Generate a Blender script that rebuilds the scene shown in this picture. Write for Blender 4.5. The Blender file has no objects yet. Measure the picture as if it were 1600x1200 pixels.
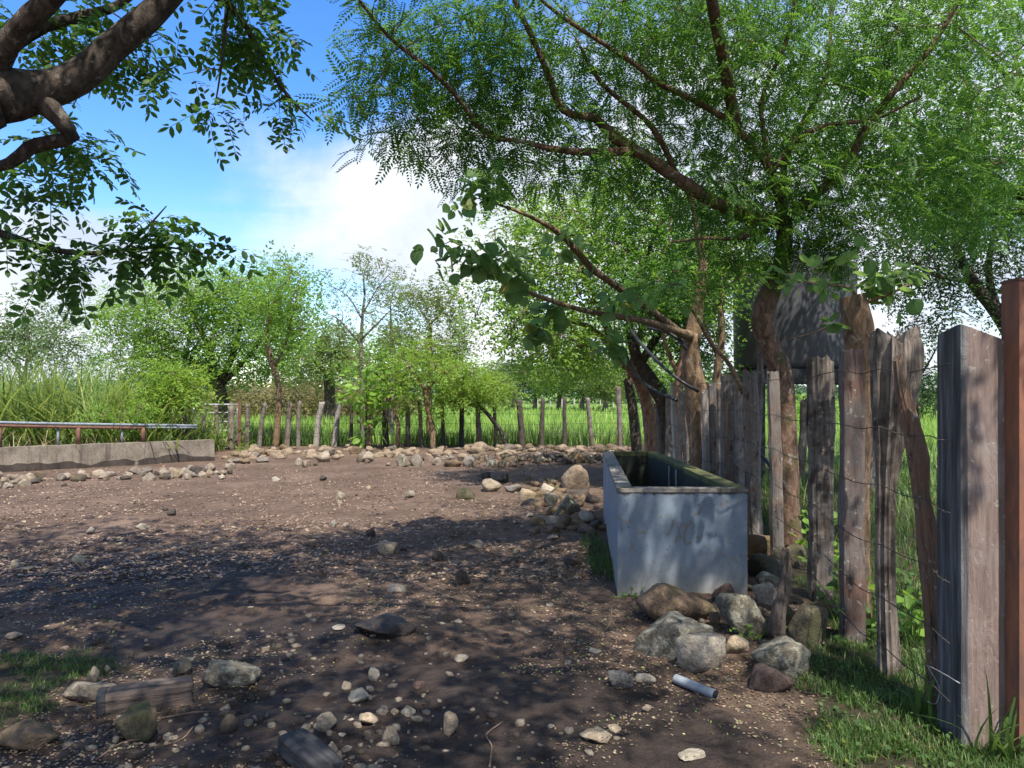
import bpy, bmesh, math, random
import numpy as np
from mathutils import Vector

# ------------------------------------------------------------------ camera, sky, sun, exposure
scene = bpy.context.scene
FOC, CAMZ, HY = 1209.0, 1.6, 614.0            # focal length in photo pixels, eye height, horizon row
cam_d = bpy.data.cameras.new('camera'); cam = bpy.data.objects.new('camera', cam_d)
scene.collection.objects.link(cam); scene.camera = cam
cam.location = (0, 0, CAMZ); cam.rotation_euler = (math.radians(90), 0, 0)
cam_d.sensor_width = 36; cam_d.lens = 36 * FOC / 1600; cam_d.shift_y = (HY - 600) / 1600
cam_d.clip_start = 0.05; cam_d.clip_end = 6000

SUN_EL, SUN_AZ = math.radians(60), math.radians(160)      # azimuth clockwise from +Y
sun_dir = Vector((math.sin(SUN_AZ) * math.cos(SUN_EL), math.cos(SUN_AZ) * math.cos(SUN_EL), math.sin(SUN_EL)))
sun_d = bpy.data.lights.new('sun', 'SUN'); sun = bpy.data.objects.new('sun', sun_d)
scene.collection.objects.link(sun)
sun_d.energy = 3.6; sun_d.angle = math.radians(0.5); sun_d.color = (1.0, 0.94, 0.84)
sun.rotation_euler = sun_dir.to_track_quat('Z', 'Y').to_euler(); sun.location = (0, 0, 30)

world = bpy.data.worlds.new('World'); scene.world = world; world.use_nodes = True
def build_world():
    nt = world.node_tree; nt.nodes.clear(); L = nt.links.new
    def N(t, **k):
        n = nt.nodes.new(t)
        for a, b in k.items(): setattr(n, a, b)
        return n
    def M(op, a, b=None, c=None, clamp=False):
        n = N('ShaderNodeMath', operation=op); n.use_clamp = clamp
        for i, v in enumerate((a, b, c)):
            if v is None: continue
            if isinstance(v, (int, float)): n.inputs[i].default_value = v
            else: L(v, n.inputs[i])
        return n.outputs[0]
    sky = N('ShaderNodeTexSky', sky_type='NISHITA'); sky.sun_disc = False
    sky.sun_elevation = SUN_EL; sky.sun_rotation = SUN_AZ
    sky.air_density = 1.0; sky.dust_density = 0.3; sky.ozone_density = 2.0
    tc = N('ShaderNodeTexCoord'); sep = N('ShaderNodeSeparateXYZ'); L(tc.outputs['Generated'], sep.inputs[0])
    z = M('MAXIMUM', sep.outputs[2], 0.0); zz = M('ADD', z, 0.16)
    comb = N('ShaderNodeCombineXYZ')
    L(M('DIVIDE', sep.outputs[0], zz), comb.inputs[0]); L(M('DIVIDE', sep.outputs[1], zz), comb.inputs[1])
    mp = N('ShaderNodeMapping'); mp.inputs['Rotation'].default_value = (0, 0, math.radians(-35)); mp.inputs['Scale'].default_value = (0.55, 1.15, 1)
    L(comb.outputs[0], mp.inputs[0])
    n1 = N('ShaderNodeTexNoise'); n1.inputs['Scale'].default_value = 1.1; n1.inputs['Detail'].default_value = 7; n1.inputs['Roughness'].default_value = 0.55; n1.inputs['Distortion'].default_value = 0.5
    L(mp.outputs[0], n1.inputs['Vector'])
    n2 = N('ShaderNodeTexNoise'); n2.inputs['Scale'].default_value = 5.0; n2.inputs['Detail'].default_value = 8; n2.inputs['Roughness'].default_value = 0.6
    L(tc.outputs['Generated'], n2.inputs['Vector'])
    def blob(px, py, r):
        d = Vector(((px - 800) / FOC, 1, (HY - py) / FOC)).normalized()
        vm = N('ShaderNodeVectorMath', operation='DISTANCE'); L(tc.outputs['Generated'], vm.inputs[0]); vm.inputs[1].default_value = d
        mr = N('ShaderNodeMapRange', interpolation_type='SMOOTHSTEP'); L(vm.outputs['Value'], mr.inputs[0])
        mr.inputs[1].default_value = 0; mr.inputs[2].default_value = r; mr.inputs[3].default_value = 1; mr.inputs[4].default_value = 0
        return mr.outputs[0]
    bl = None
    for px, py, r, w in ((590, 380, .17, .55), (720, 330, .20, .7), (960, 330, .36, .5), (50, 440, .16, .7), (-60, 500, .3, .5), (270, 445, .06, .4), (290, 200, .16, .17), (400, 230, .10, .12), (480, 280, .09, .14), (1400, 250, .5, .5), (1650, -100, .5, .3)):
        b = M('MULTIPLY', blob(px, py, r), w); bl = b if bl is None else M('ADD', bl, b)
    rear = N('ShaderNodeMapRange', interpolation_type='SMOOTHSTEP'); L(sep.outputs[1], rear.inputs[0])
    rear.inputs[1].default_value = .1; rear.inputs[2].default_value = -.6; rear.inputs[3].default_value = 0; rear.inputs[4].default_value = .5  # unseen cloud added behind the camera to make the shade less blue
    bl = M('ADD', bl, rear.outputs[0])
    zen = N('ShaderNodeMapRange', interpolation_type='SMOOTHSTEP'); L(sep.outputs[2], zen.inputs[0])
    zen.inputs[1].default_value = .62; zen.inputs[2].default_value = .95; zen.inputs[3].default_value = 0; zen.inputs[4].default_value = .4  # unseen overhead cloud, added to whiten the light in the shade
    bl = M('ADD', bl, zen.outputs[0])
    hz = N('ShaderNodeMapRange'); L(sep.outputs[2], hz.inputs[0])
    hz.inputs[1].default_value = 0.0; hz.inputs[2].default_value = 0.22; hz.inputs[3].default_value = .42; hz.inputs[4].default_value = 0
    dens = M('ADD', M('ADD', M('MULTIPLY', M('SUBTRACT', n1.outputs[0], 0.5), 1.3), M('MULTIPLY', M('SUBTRACT', n2.outputs[0], 0.5), 0.9)), M('ADD', bl, hz.outputs[0]))
    mr = N('ShaderNodeMapRange', interpolation_type='SMOOTHSTEP'); L(dens, mr.inputs[0])
    mr.inputs[1].default_value = 0.06; mr.inputs[2].default_value = 0.74; mr.inputs[3].default_value = 0.03; mr.inputs[4].default_value = 0.97
    hsv = N('ShaderNodeHueSaturation'); hsv.inputs['Saturation'].default_value = 1.38; hsv.inputs['Value'].default_value = 1.0; hsv.inputs['Hue'].default_value = .512; L(sky.outputs[0], hsv.inputs['Color'])
    b1 = N('ShaderNodeBackground'); b1.inputs[1].default_value = 0.125; L(hsv.outputs[0], b1.inputs[0])
    cr = N('ShaderNodeValToRGB'); cr.color_ramp.elements[0].position = .35; cr.color_ramp.elements[0].color = (0.60, 0.68, 0.82, 1); cr.color_ramp.elements[1].position = .68; cr.color_ramp.elements[1].color = (1, 1, 1, 1)
    L(n2.outputs[0], cr.inputs[0])
    b2 = N('ShaderNodeBackground'); L(cr.outputs[0], b2.inputs[0]); b2.inputs[1].default_value = .50
    mx = N('ShaderNodeMixShader'); L(mr.outputs[0], mx.inputs[0]); L(b1.outputs[0], mx.inputs[1]); L(b2.outputs[0], mx.inputs[2])
    out = N('ShaderNodeOutputWorld'); L(mx.outputs[0], out.inputs[0])
build_world()
scene.view_settings.view_transform = 'Standard'; scene.view_settings.look = 'None'
scene.view_settings.exposure = 1.3; scene.view_settings.gamma = 1.0; scene.view_settings.use_curve_mapping = False
scene.cycles.max_bounces = 8; scene.cycles.diffuse_bounces = 5; scene.cycles.transmission_bounces = 6; scene.cycles.sample_clamp_indirect = 4; scene.cycles.use_denoising = True

# ------------------------------------------------------------------ helpers
COL = scene.collection
RNG = np.random.default_rng(11)
def W(x, y, d): return np.array([(x - 800) / FOC * d, d, CAMZ - (y - HY) / FOC * d])
def gd(y): return CAMZ * FOC / (y - HY)
def nz(P, scale, seed, octv=3):
    P = np.atleast_2d(P); r = np.random.default_rng(seed); out = np.zeros(len(P)); amp = 1.0; tot = 0
    for o in range(octv):
        for k in range(4):
            a = r.normal(size=3); a /= np.linalg.norm(a); b = r.normal(size=3); b /= np.linalg.norm(b); p = r.uniform(0, 6.28, 2)
            out += amp * np.sin(P @ a * scale * 6.28 + p[0] + 1.2 * np.sin(P @ b * scale * 5.1 + p[1]))
        tot += amp * 2.0; amp *= .5; scale *= 2.05
    return out / tot
def ss(x, a, b): t = np.clip((x - a) / (b - a), 0, 1); return t * t * (3 - 2 * t)
def fence_x(Y): return np.interp(Y, [2, 3.5, 5, 7.7, 12, 22], [2.0, 2.15, 2.2, 2.72, 2.85, 3.4])
def grass_mask(X, Y):
    P = np.stack([X, Y, X * 0], -1).reshape(-1, 3)
    n = nz(P, .45, 3).reshape(X.shape)
    edge = np.interp(Y, [2, 3.3, 4.2, 5, 6, 9, 22], [1.0, 1.30, 1.42, 1.9, 2.15, 2.45, 3.2]) + n * .18
    right = ss(X, edge - .12, edge + .2)
    far = ss(Y + n * .8, 21.2, 22.6)
    e2 = np.hypot((X + 2.95) / .85, (Y - 4.1) / .9) + n * .3 + .14 * nz(P, 2.2, 12).reshape(X.shape)
    left = 1 - ss(e2, .55, 1.1)
    e3 = np.hypot((X - .86) / .22, (Y - 7.4) / 1.3) + n * .3
    lf = ss(-X, 11, 14) * 0
    return np.clip(np.maximum.reduce([right, far, left, 1 - ss(e3, .7, 1.05), lf]), 0, 1)
def gz(X, Y):
    X = np.asarray(X, float); Y = np.asarray(Y, float); sh = X.shape
    P = np.stack([X.ravel(), Y.ravel(), 0 * X.ravel()], -1)
    near = 1 - ss(P[:, 1], 13, 24)
    z = .022 * nz(P, .35, 1) + near * (.012 * nz(P, 1.6, 2) + .012 * np.abs(nz(P, 3.2, 4)) - .016 * ss(nz(P, 1.9, 6), .25, .7) + .006 * nz(P, 8, 8))
    z = z + .10 * ss(P[:, 1], 18.5, 21) * (1 - ss(P[:, 1], 22, 26))
    z = z + .07 * np.exp(-(((P[:, 0] + .85) / .45) ** 2 + ((P[:, 1] - 5.1) / .3) ** 2))
    return z.reshape(sh)
def gpt(x, y):
    d = gd(y); X = (x - 800) / FOC * d
    return np.array([X, d, float(gz(np.array([X]), np.array([d]))[0])])

class Geo:
    def __init__(s): s.v = []; s.q = []; s.t = []; s.n = 0
    def add(s, V, Q=None, T=None):
        V = np.asarray(V, float).reshape(-1, 3)
        if Q is not None and len(Q): s.q.append(np.asarray(Q, int).reshape(-1, 4) + s.n)
        if T is not None and len(T): s.t.append(np.asarray(T, int).reshape(-1, 3) + s.n)
        s.v.append(V); s.n += len(V); return s
    def verts(s): return np.concatenate(s.v) if s.v else np.zeros((0, 3))
    def build(s, name, mat, parent=None, loc=None, smooth=True):
        V = s.verts()
        if parent is not None: o0 = np.array(parent.location)
        elif loc is not None: o0 = np.array(loc, float)
        else: o0 = np.array([V[:, 0].mean(), V[:, 1].mean(), V[:, 2].min()])
        me = bpy.data.meshes.new(name)
        me.vertices.add(len(V)); me.vertices.foreach_set('co', (V - o0).ravel().astype(np.float32))
        q = np.concatenate(s.q) if s.q else np.zeros((0, 4), int); t = np.concatenate(s.t) if s.t else np.zeros((0, 3), int)
        idx = np.concatenate([q.ravel(), t.ravel()]); st = np.concatenate([np.arange(len(q)) * 4, len(q) * 4 + np.arange(len(t)) * 3])
        me.loops.add(len(idx)); me.loops.foreach_set('vertex_index', idx.astype(np.int32))
        me.polygons.add(len(st)); me.polygons.foreach_set('loop_start', st.astype(np.int32))
        me.polygons.foreach_set('use_smooth', np.full(len(st), smooth))
        me.update(calc_edges=True)
        me.materials.append(mat)
        o = bpy.data.objects.new(name, me); COL.objects.link(o)
        if parent is not None: o.parent = parent
        else: o.location = o0
        return o
def tag(o, label=None, cat=None, group=None, kind=None):
    if label: o['label'] = label
    if cat: o['category'] = cat
    if group: o['group'] = group
    if kind: o['kind'] = kind
    return o
def empty(name, loc, label=None, cat=None, group=None):
    o = bpy.data.objects.new(name, None); COL.objects.link(o); o.location = tuple(float(c) for c in loc); o.empty_display_size = .2
    return tag(o, label, cat, group)

def spline(pts, rad, step):
    pts = np.asarray(pts, float); rad = np.asarray(rad, float)
    if len(pts) == 2: P = np.concatenate([[2 * pts[0] - pts[1]], pts, [2 * pts[1] - pts[0]]])
    else: P = np.concatenate([[2 * pts[0] - pts[1]], pts, [2 * pts[-1] - pts[-2]]])
    out = []; ro = []
    for i in range(1, len(P) - 2):
        n = max(1, int(np.ceil(np.linalg.norm(P[i + 1] - P[i]) / step)))
        for k in range(n):
            t = k / n; a, b, c, d = P[i - 1], P[i], P[i + 1], P[i + 2]
            out.append(.5 * (2 * b + (c - a) * t + (2 * a - 5 * b + 4 * c - d) * t * t + (3 * b - a - 3 * c + d) * t ** 3))
            ro.append(rad[i - 1] * (1 - t) + rad[i] * t)
    out.append(pts[-1]); ro.append(rad[-1])
    return np.array(out), np.array(ro)
def tube(g, pts, rad, seg=8, step=.1, ridge=0, rscale=3, seed=0, sup=0, rot=0, aspect=1, cap=True, jag=0, groove=0):
    P, R = spline(pts, rad, step); n = len(P)
    T = np.gradient(P, axis=0) if n > 1 else np.array([[0, 0, 1.]]); T /= np.linalg.norm(T, axis=1)[:, None] + 1e-9
    ref = np.array([math.cos(rot), math.sin(rot), 0]);
    if abs(T[0] @ ref) > .9: ref = np.array([-math.sin(rot), math.cos(rot), 0])
    u = ref - T[0] * (ref @ T[0]); u /= np.linalg.norm(u)
    th = np.arange(seg) / seg * 2 * math.pi
    prof = np.ones(seg)
    if sup: prof = (np.abs(np.cos(th)) ** sup + np.abs(np.sin(th)) ** sup) ** (-1 / sup)
    rr = np.random.default_rng(seed + 991)
    if groove:
        gr = rr.uniform(-1, .4, seg); prof = prof * (1 + groove * gr)
    V = []
    for i in range(n):
        u = u - T[i] * (u @ T[i]); u /= np.linalg.norm(u) + 1e-9; w = np.cross(T[i], u)
        V.append(P[i] + R[i] * prof[:, None] * (np.cos(th)[:, None] * u + aspect * np.sin(th)[:, None] * w))
    V = np.array(V); C = P[:, None, :]
    if ridge:
        Q = (V.reshape(-1, 3) * np.array([1, 1, .35 if rscale > 0 else 1])); k = 1 + ridge * nz(Q, abs(rscale), seed, 3).reshape(n, seg, 1)
        V = C + (V - C) * k
    if jag: V[-1, :, 2] += rr.uniform(-jag, jag, seg); V[-2, :, 2] += rr.uniform(-jag, 0, seg) * .3
    idx = np.arange(n * seg).reshape(n, seg); a = idx[:-1]; b = idx[1:]
    Qd = np.stack([a, np.roll(a, -1, 1), np.roll(b, -1, 1), b], -1).reshape(-1, 4)
    V = V.reshape(-1, 3); Tt = []
    if cap:
        V = np.concatenate([V, [P[-1] - T[-1] * jag * .3, P[0]]])
        e = idx[-1]; Tt = [[e[j], e[(j + 1) % seg], n * seg] for j in range(seg)] + [[idx[0][(j + 1) % seg], idx[0][j], n * seg + 1] for j in range(seg)]
    g.add(V, Qd, Tt); return P, R
def box(g, c, s, rz=0, taper=1, bev=0):
    c = np.array(c, float); s = np.array(s, float) / 2
    V = np.array([[x, y, z] for z in (-1, 1) for y in (-1, 1) for x in (-1, 1)], float) * s
    V[4:, :2] *= taper; ca, sa = math.cos(rz), math.sin(rz)
    V = np.stack([V[:, 0] * ca - V[:, 1] * sa, V[:, 0] * sa + V[:, 1] * ca, V[:, 2]], -1) + c
    g.add(V, [[0, 2, 3, 1], [4, 5, 7, 6], [0, 1, 5, 4], [1, 3, 7, 5], [3, 2, 6, 7], [2, 0, 4, 6]])

# ------------------------------------------------------------------ materials
def newmat(name):
    m = bpy.data.materials.new(name); m.use_nodes = True; nt = m.node_tree; nt.nodes.clear()
    def N(t, **k):
        n = nt.nodes.new(t)
        for a, b in k.items(): setattr(n, a, b)
        return n
    def L(a, b): nt.links.new(a, b)
    out = N('ShaderNodeOutputMaterial'); p = N('ShaderNodeBsdfPrincipled'); L(p.outputs[0], out.inputs[0])
    p.inputs['Specular IOR Level'].default_value = .3
    return m, N, L, p, out
def rgb(c): return (c[0], c[1], c[2], 1)
def noise(N, L, vec, scale, detail=5, rough=.6, dist=0):
    n = N('ShaderNodeTexNoise'); n.inputs['Scale'].default_value = scale; n.inputs['Detail'].default_value = detail
    n.inputs['Roughness'].default_value = rough; n.inputs['Distortion'].default_value = dist
    if vec is not None: L(vec, n.inputs['Vector'])
    return n.outputs[0]
def ramp(N, L, f, stops):
    r = N('ShaderNodeValToRGB'); e = r.color_ramp.elements
    while len(e) < len(stops): e.new(.5)
    for i, (p, c) in enumerate(stops): e[i].position = p; e[i].color = rgb(c) if not isinstance(c, (int, float)) else (c, c, c, 1)
    L(f, r.inputs[0]); return r.outputs[0]
def mix(N, L, f, a, b, typ='MIX'):
    n = N('ShaderNodeMix', data_type='RGBA', blend_type=typ)
    for sock, v in ((n.inputs[0], f), (n.inputs[6], a), (n.inputs[7], b)):
        if isinstance(v, (int, float)): sock.default_value = v
        elif isinstance(v, tuple): sock.default_value = rgb(v)
        else: L(v, sock)
    return n.outputs[2]
def mth(N, L, op, a, b=0.0, clamp=False):
    n = N('ShaderNodeMath', operation=op); n.use_clamp = clamp
    for i, v in enumerate((a, b)):
        if isinstance(v, (int, float)): n.inputs[i].default_value = v
        else: L(v, n.inputs[i])
    return n.outputs[0]
def bump(N, L, p, h, strength, dist=.02):
    b = N('ShaderNodeBump'); b.inputs['Strength'].default_value = strength; b.inputs['Distance'].default_value = dist
    L(h, b.inputs['Height']); L(b.outputs[0], p.inputs['Normal'])
def pos(N): return N('ShaderNodeNewGeometry').outputs['Position']
def objc(N, L, sc=(1, 1, 1), rot=(0, 0, 0)):
    t = N('ShaderNodeTexCoord'); m = N('ShaderNodeMapping'); m.inputs['Scale'].default_value = sc; m.inputs['Rotation'].default_value = rot
    L(t.outputs['Object'], m.inputs[0]); return m.outputs[0]

def leaf_mat(name, dark, mid, light, trans=.35, yellow=None, nscale=1.5):
    m, N, L, p, out = newmat(name)
    g = N('ShaderNodeNewGeometry'); r = g.outputs['Random Per Island']
    st = [(0, dark), (.45, mid), (.93, light)] + ([(.985, yellow)] if yellow else [])
    c1 = ramp(N, L, r, st)
    n = noise(N, L, g.outputs['Position'], nscale, 3)
    c = mix(N, L, ramp(N, L, n, [(.38, 0.0), (.62, 1.0)]), mix(N, L, .6, c1, dark), c1)
    L(c, p.inputs['Base Color']); p.inputs['Roughness'].default_value = .5; p.inputs['Specular IOR Level'].default_value = .3
    tr = N('ShaderNodeBsdfTranslucent'); L(mix(N, L, .7, c, (light[0] * 1.9, light[1] * 1.7, light[2] * 1.2)), tr.inputs[0])
    ms = N('ShaderNodeMixShader'); ms.inputs[0].default_value = trans; L(p.outputs[0], ms.inputs[1]); L(tr.outputs[0], ms.inputs[2]); L(ms.outputs[0], out.inputs[0])
    return m
def bark_mat(name, a, b, lichen=None, moss=None, sc=1.0):
    m, N, L, p, out = newmat(name); v = pos(N)
    mp = N('ShaderNodeMapping'); mp.inputs['Scale'].default_value = (1, 1, .35); L(v, mp.inputs[0])
    n1 = noise(N, L, mp.outputs[0], 22 * sc, 6, .7, .6); n2 = noise(N, L, v, 5 * sc, 4)
    c = ramp(N, L, n1, [(.32, tuple(x * .35 for x in a)), (.48, a), (.68, b)])
    if moss: c = mix(N, L, ramp(N, L, n2, [(.52, 0.0), (.66, .8)]), c, moss)
    if lichen: c = mix(N, L, ramp(N, L, noise(N, L, v, 14 * sc, 3), [(.62, 0.0), (.67, .8)]), c, lichen)
    L(c, p.inputs['Base Color']); p.inputs['Roughness'].default_value = .9
    bump(N, L, p, n1, .9, .03); return m
def wood_mat(name, a, b, crack=(.012, .010, .009), patch=None, lichen=True, patch_lo=.5, cr=1.0):
    m, N, L, p, out = newmat(name)
    v = objc(N, L, (1, 1, .05)); v2 = objc(N, L, (1, 1, .16)); v3 = objc(N, L)
    g1 = noise(N, L, v, 60, 5, .65); g2 = noise(N, L, v2, 17, 6, .7, .8); g3 = noise(N, L, v3, 4, 4)
    c = mix(N, L, ramp(N, L, g1, [(.3, 0.0), (.7, 1.0)]), a, b)
    if patch: c = mix(N, L, ramp(N, L, g3, [(patch_lo - .05, 0.0), (patch_lo + .1, .85)]), c, patch)
    c = mix(N, L, ramp(N, L, g2, [(.34, cr), (.46, 0.0)]), c, crack)
    if lichen: c = mix(N, L, ramp(N, L, noise(N, L, v3, 26, 4, .6), [(.62, 0.0), (.68, .7)]), c, (.36, .35, .31))
    L(c, p.inputs['Base Color']); p.inputs['Roughness'].default_value = .9
    h = mth(N, L, 'ADD', mth(N, L, 'MULTIPLY', g1, .35), g2); bump(N, L, p, h, .9, .02); return m
def rock_mat(name, a, b, spot=None, moss=None, rough=.85):
    m, N, L, p, out = newmat(name); v = objc(N, L); oi = N('ShaderNodeObjectInfo')
    va = N('ShaderNodeVectorMath', operation='ADD'); L(v, va.inputs[0]); L(oi.outputs['Random'], va.inputs[1])
    sc = N('ShaderNodeVectorMath', operation='SCALE'); L(pos(N), sc.inputs[0]); sc.inputs['Scale'].default_value = 1; vv = sc.outputs[0]
    n1 = noise(N, L, vv, 9, 6, .65); n2 = noise(N, L, vv, 45, 5, .7)
    c = mix(N, L, ramp(N, L, n1, [(.35, 0.0), (.65, 1.0)]), a, b)
    c = mix(N, L, ramp(N, L, n2, [(.38, .55), (.55, 0.0)]), c, tuple(x * .35 for x in a))
    if spot: c = mix(N, L, ramp(N, L, noise(N, L, vv, 15, 5, .7, .6), [(.50, 0.0), (.58, .85)]), c, spot)
    if moss: c = mix(N, L, ramp(N, L, noise(N, L, vv, 6, 5, .65), [(.46, 0.0), (.6, .85)]), c, moss)
    hs = N('ShaderNodeHueSaturation'); L(c, hs.inputs['Color'])
    L(mth(N, L, 'ADD', mth(N, L, 'MULTIPLY', oi.outputs['Random'], .55), .72), hs.inputs['Value'])
    L(mth(N, L, 'ADD', mth(N, L, 'MULTIPLY', oi.outputs['Random'], .35), .8), hs.inputs['Saturation'])
    L(hs.outputs[0], p.inputs['Base Color']); p.inputs['Roughness'].default_value = rough
    bump(N, L, p, mth(N, L, 'ADD', mth(N, L, 'ADD', n1, mth(N, L, 'MULTIPLY', n2, .5)), mth(N, L, 'MULTIPLY', noise(N, L, vv, 150, 3, .7), .25)), .95, .035); return m
def plain_mat(name, a, b, scale=12, rough=.7, metal=0, bs=.3, stretch=(1, 1, 1), lo=.35, hi=.65):
    m, N, L, p, out = newmat(name); v = objc(N, L, stretch)
    n = noise(N, L, v, scale, 6, .65, .3); L(ramp(N, L, n, [(lo, a), (hi, b)]), p.inputs['Base Color'])
    p.inputs['Roughness'].default_value = rough; p.inputs['Metallic'].default_value = metal
    bump(N, L, p, n, bs, .01); return m

MAT = {}
MAT['leaf_right'] = leaf_mat('leaf_right', (.032, .095, .018), (.062, .165, .028), (.12, .255, .045), .5, (.30, .30, .04))
MAT['leaf_left'] = leaf_mat('leaf_left', (.026, .07, .018), (.052, .125, .026), (.10, .21, .036), .48, (.16, .20, .04))
MAT['leaf_round'] = leaf_mat('leaf_round', (.06, .125, .045), (.105, .205, .065), (.16, .27, .085), .58, (.42, .30, .03))
MAT['leaf_far'] = leaf_mat('leaf_far', (.095, .19, .035), (.16, .29, .048), (.22, .37, .06), .45, (.25, .3, .06), .9)
MAT['leaf_olive'] = leaf_mat('leaf_olive', (.075, .12, .035), (.12, .18, .05), (.18, .25, .07), .42, (.28, .24, .08), .9)
MAT['leaf_bright'] = leaf_mat('leaf_bright', (.11, .20, .028), (.17, .29, .04), (.25, .38, .055), .45, (.38, .34, .08), .9)
MAT['leaf_pale'] = leaf_mat('leaf_pale', (.07, .12, .05), (.11, .175, .065), (.16, .24, .085), .35, None, .9)
MAT['leaf_dark'] = leaf_mat('leaf_dark', (.02, .045, .018), (.035, .08, .025), (.06, .125, .035), .35, (.09, .12, .03), .6)
MAT['grass'] = leaf_mat('grass', (.035, .075, .018), (.065, .125, .028), (.11, .19, .045), .35, (.34, .28, .15), 2)
MAT['field_grass'] = leaf_mat('field_grass', (.15, .25, .045), (.22, .35, .07), (.30, .44, .10), .4, (.36, .40, .14), .35)
MAT['cane'] = leaf_mat('cane', (.035, .075, .02), (.12, .205, .045), (.26, .36, .10), .35, (.42, .36, .18), 1)
MAT['dry_blade'] = leaf_mat('dry_blade', (.22, .16, .09), (.36, .28, .16), (.48, .40, .25), .2)
MAT['litter'] = leaf_mat('litter', (.10, .065, .045), (.26, .18, .12), (.42, .34, .24), .1, (.26, .36, .08), 1.2)
MAT['bark_left'] = bark_mat('bark_left', (.055, .042, .034), (.13, .10, .08), (.20, .19, .16), None)
MAT['bark_right'] = bark_mat('bark_right', (.13, .078, .052), (.26, .165, .115), (.26, .24, .20), (.06, .07, .02))
MAT['bark_tan'] = bark_mat('bark_tan', (.17, .11, .065), (.29, .20, .12), (.30, .28, .22), None)
MAT['bark_pink'] = bark_mat('bark_pink', (.22, .13, .09), (.40, .26, .18), None, None, .7)
MAT['bark_dark'] = bark_mat('bark_dark', (.05, .04, .032), (.10, .08, .06), (.16, .15, .12), None)
MAT['bark_grey'] = bark_mat('bark_grey', (.14, .12, .10), (.26, .23, .19), (.32, .32, .28), None)
MAT['twig'] = plain_mat('twig', (.09, .06, .04), (.20, .14, .10), 20, .9)
MAT['wood_grey'] = wood_mat('wood_grey', (.095, .082, .072), (.23, .205, .185), patch=(.16, .11, .085))
MAT['wood_brown'] = wood_mat('wood_brown', (.075, .054, .042), (.18, .138, .112), patch=(.22, .195, .17))
MAT['wood_rotten'] = wood_mat('wood_rotten', (.09, .07, .058), (.30, .25, .21), patch=(.035, .026, .021), patch_lo=.5)
MAT['wood_red'] = wood_mat('wood_red', (.10, .055, .042), (.175, .108, .086), patch=(.15, .13, .118), patch_lo=.45)
MAT['wood_dark'] = wood_mat('wood_dark', (.04, .032, .028), (.10, .08, .068), lichen=False)
MAT['wood_black'] = wood_mat('wood_black', (.022, .022, .025), (.055, .055, .06), lichen=False)
MAT['rock_tan'] = rock_mat('rock_tan', (.24, .19, .135), (.42, .34, .25))
MAT['rock_grey'] = rock_mat('rock_grey', (.23, .20, .165), (.38, .335, .275))
MAT['rock_pale'] = rock_mat('rock_pale', (.30, .26, .20), (.47, .41, .325))
MAT['rock_lichen'] = rock_mat('rock_lichen', (.12, .105, .075), (.23, .20, .15), (.36, .345, .27))
MAT['rock_dull'] = rock_mat('rock_dull', (.15, .115, .085), (.28, .225, .17))
MAT['rock_dusty'] = rock_mat('rock_dusty', (.19, .155, .12), (.33, .28, .22))
MAT['rock_brown'] = rock_mat('rock_brown', (.12, .08, .055), (.22, .15, .10), None, (.10, .085, .04))
MAT['rock_red'] = rock_mat('rock_red', (.09, .055, .045), (.16, .10, .08))
MAT['rock_moss'] = rock_mat('rock_moss', (.07, .058, .04), (.14, .115, .075), None, (.06, .062, .024))
MAT['rock_dark'] = rock_mat('rock_dark', (.05, .04, .035), (.10, .08, .065))
MAT['rock_wet'] = rock_mat('rock_wet', (.042, .033, .029), (.08, .062, .052), rough=.55)
MAT['rust'] = plain_mat('rust', (.095, .06, .048), (.28, .115, .068), 11, .85, 0, .5, (1, 1, .3), .3, .7)
MAT['rust_dark'] = plain_mat('rust_dark', (.09, .045, .035), (.17, .085, .06), 14, .8)
MAT['galv'] = plain_mat('galv', (.22, .23, .24), (.34, .35, .36), 20, .45, .4, .1)
MAT['galv_blue'] = plain_mat('galv_blue', (.13, .155, .185), (.26, .29, .33), 20, .75, .1, .1)
MAT['wire'] = plain_mat('wire', (.035, .028, .024), (.09, .075, .065), 40, .7, .2, .1)
MAT['hose'] = plain_mat('hose', (.018, .02, .024), (.035, .038, .045), 20, .45, 0, .1)
MAT['pvc'] = plain_mat('pvc', (.15, .17, .19), (.27, .30, .33), 9, .5, 0, .15)
MAT['tank'] = plain_mat('tank', (.055, .055, .064), (.08, .08, .092), 3, .55, 0, .1, (1, 1, .3))
MAT['dark_steel'] = plain_mat('dark_steel', (.02, .022, .025), (.04, .042, .046), 10, .6)
MAT['bore_shade'] = plain_mat('bore_shade', (.01, .008, .007), (.03, .026, .022), 10, .95)
MAT['white_post'] = plain_mat('white_post', (.34, .32, .29), (.45, .43, .40), 5, .8)

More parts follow.
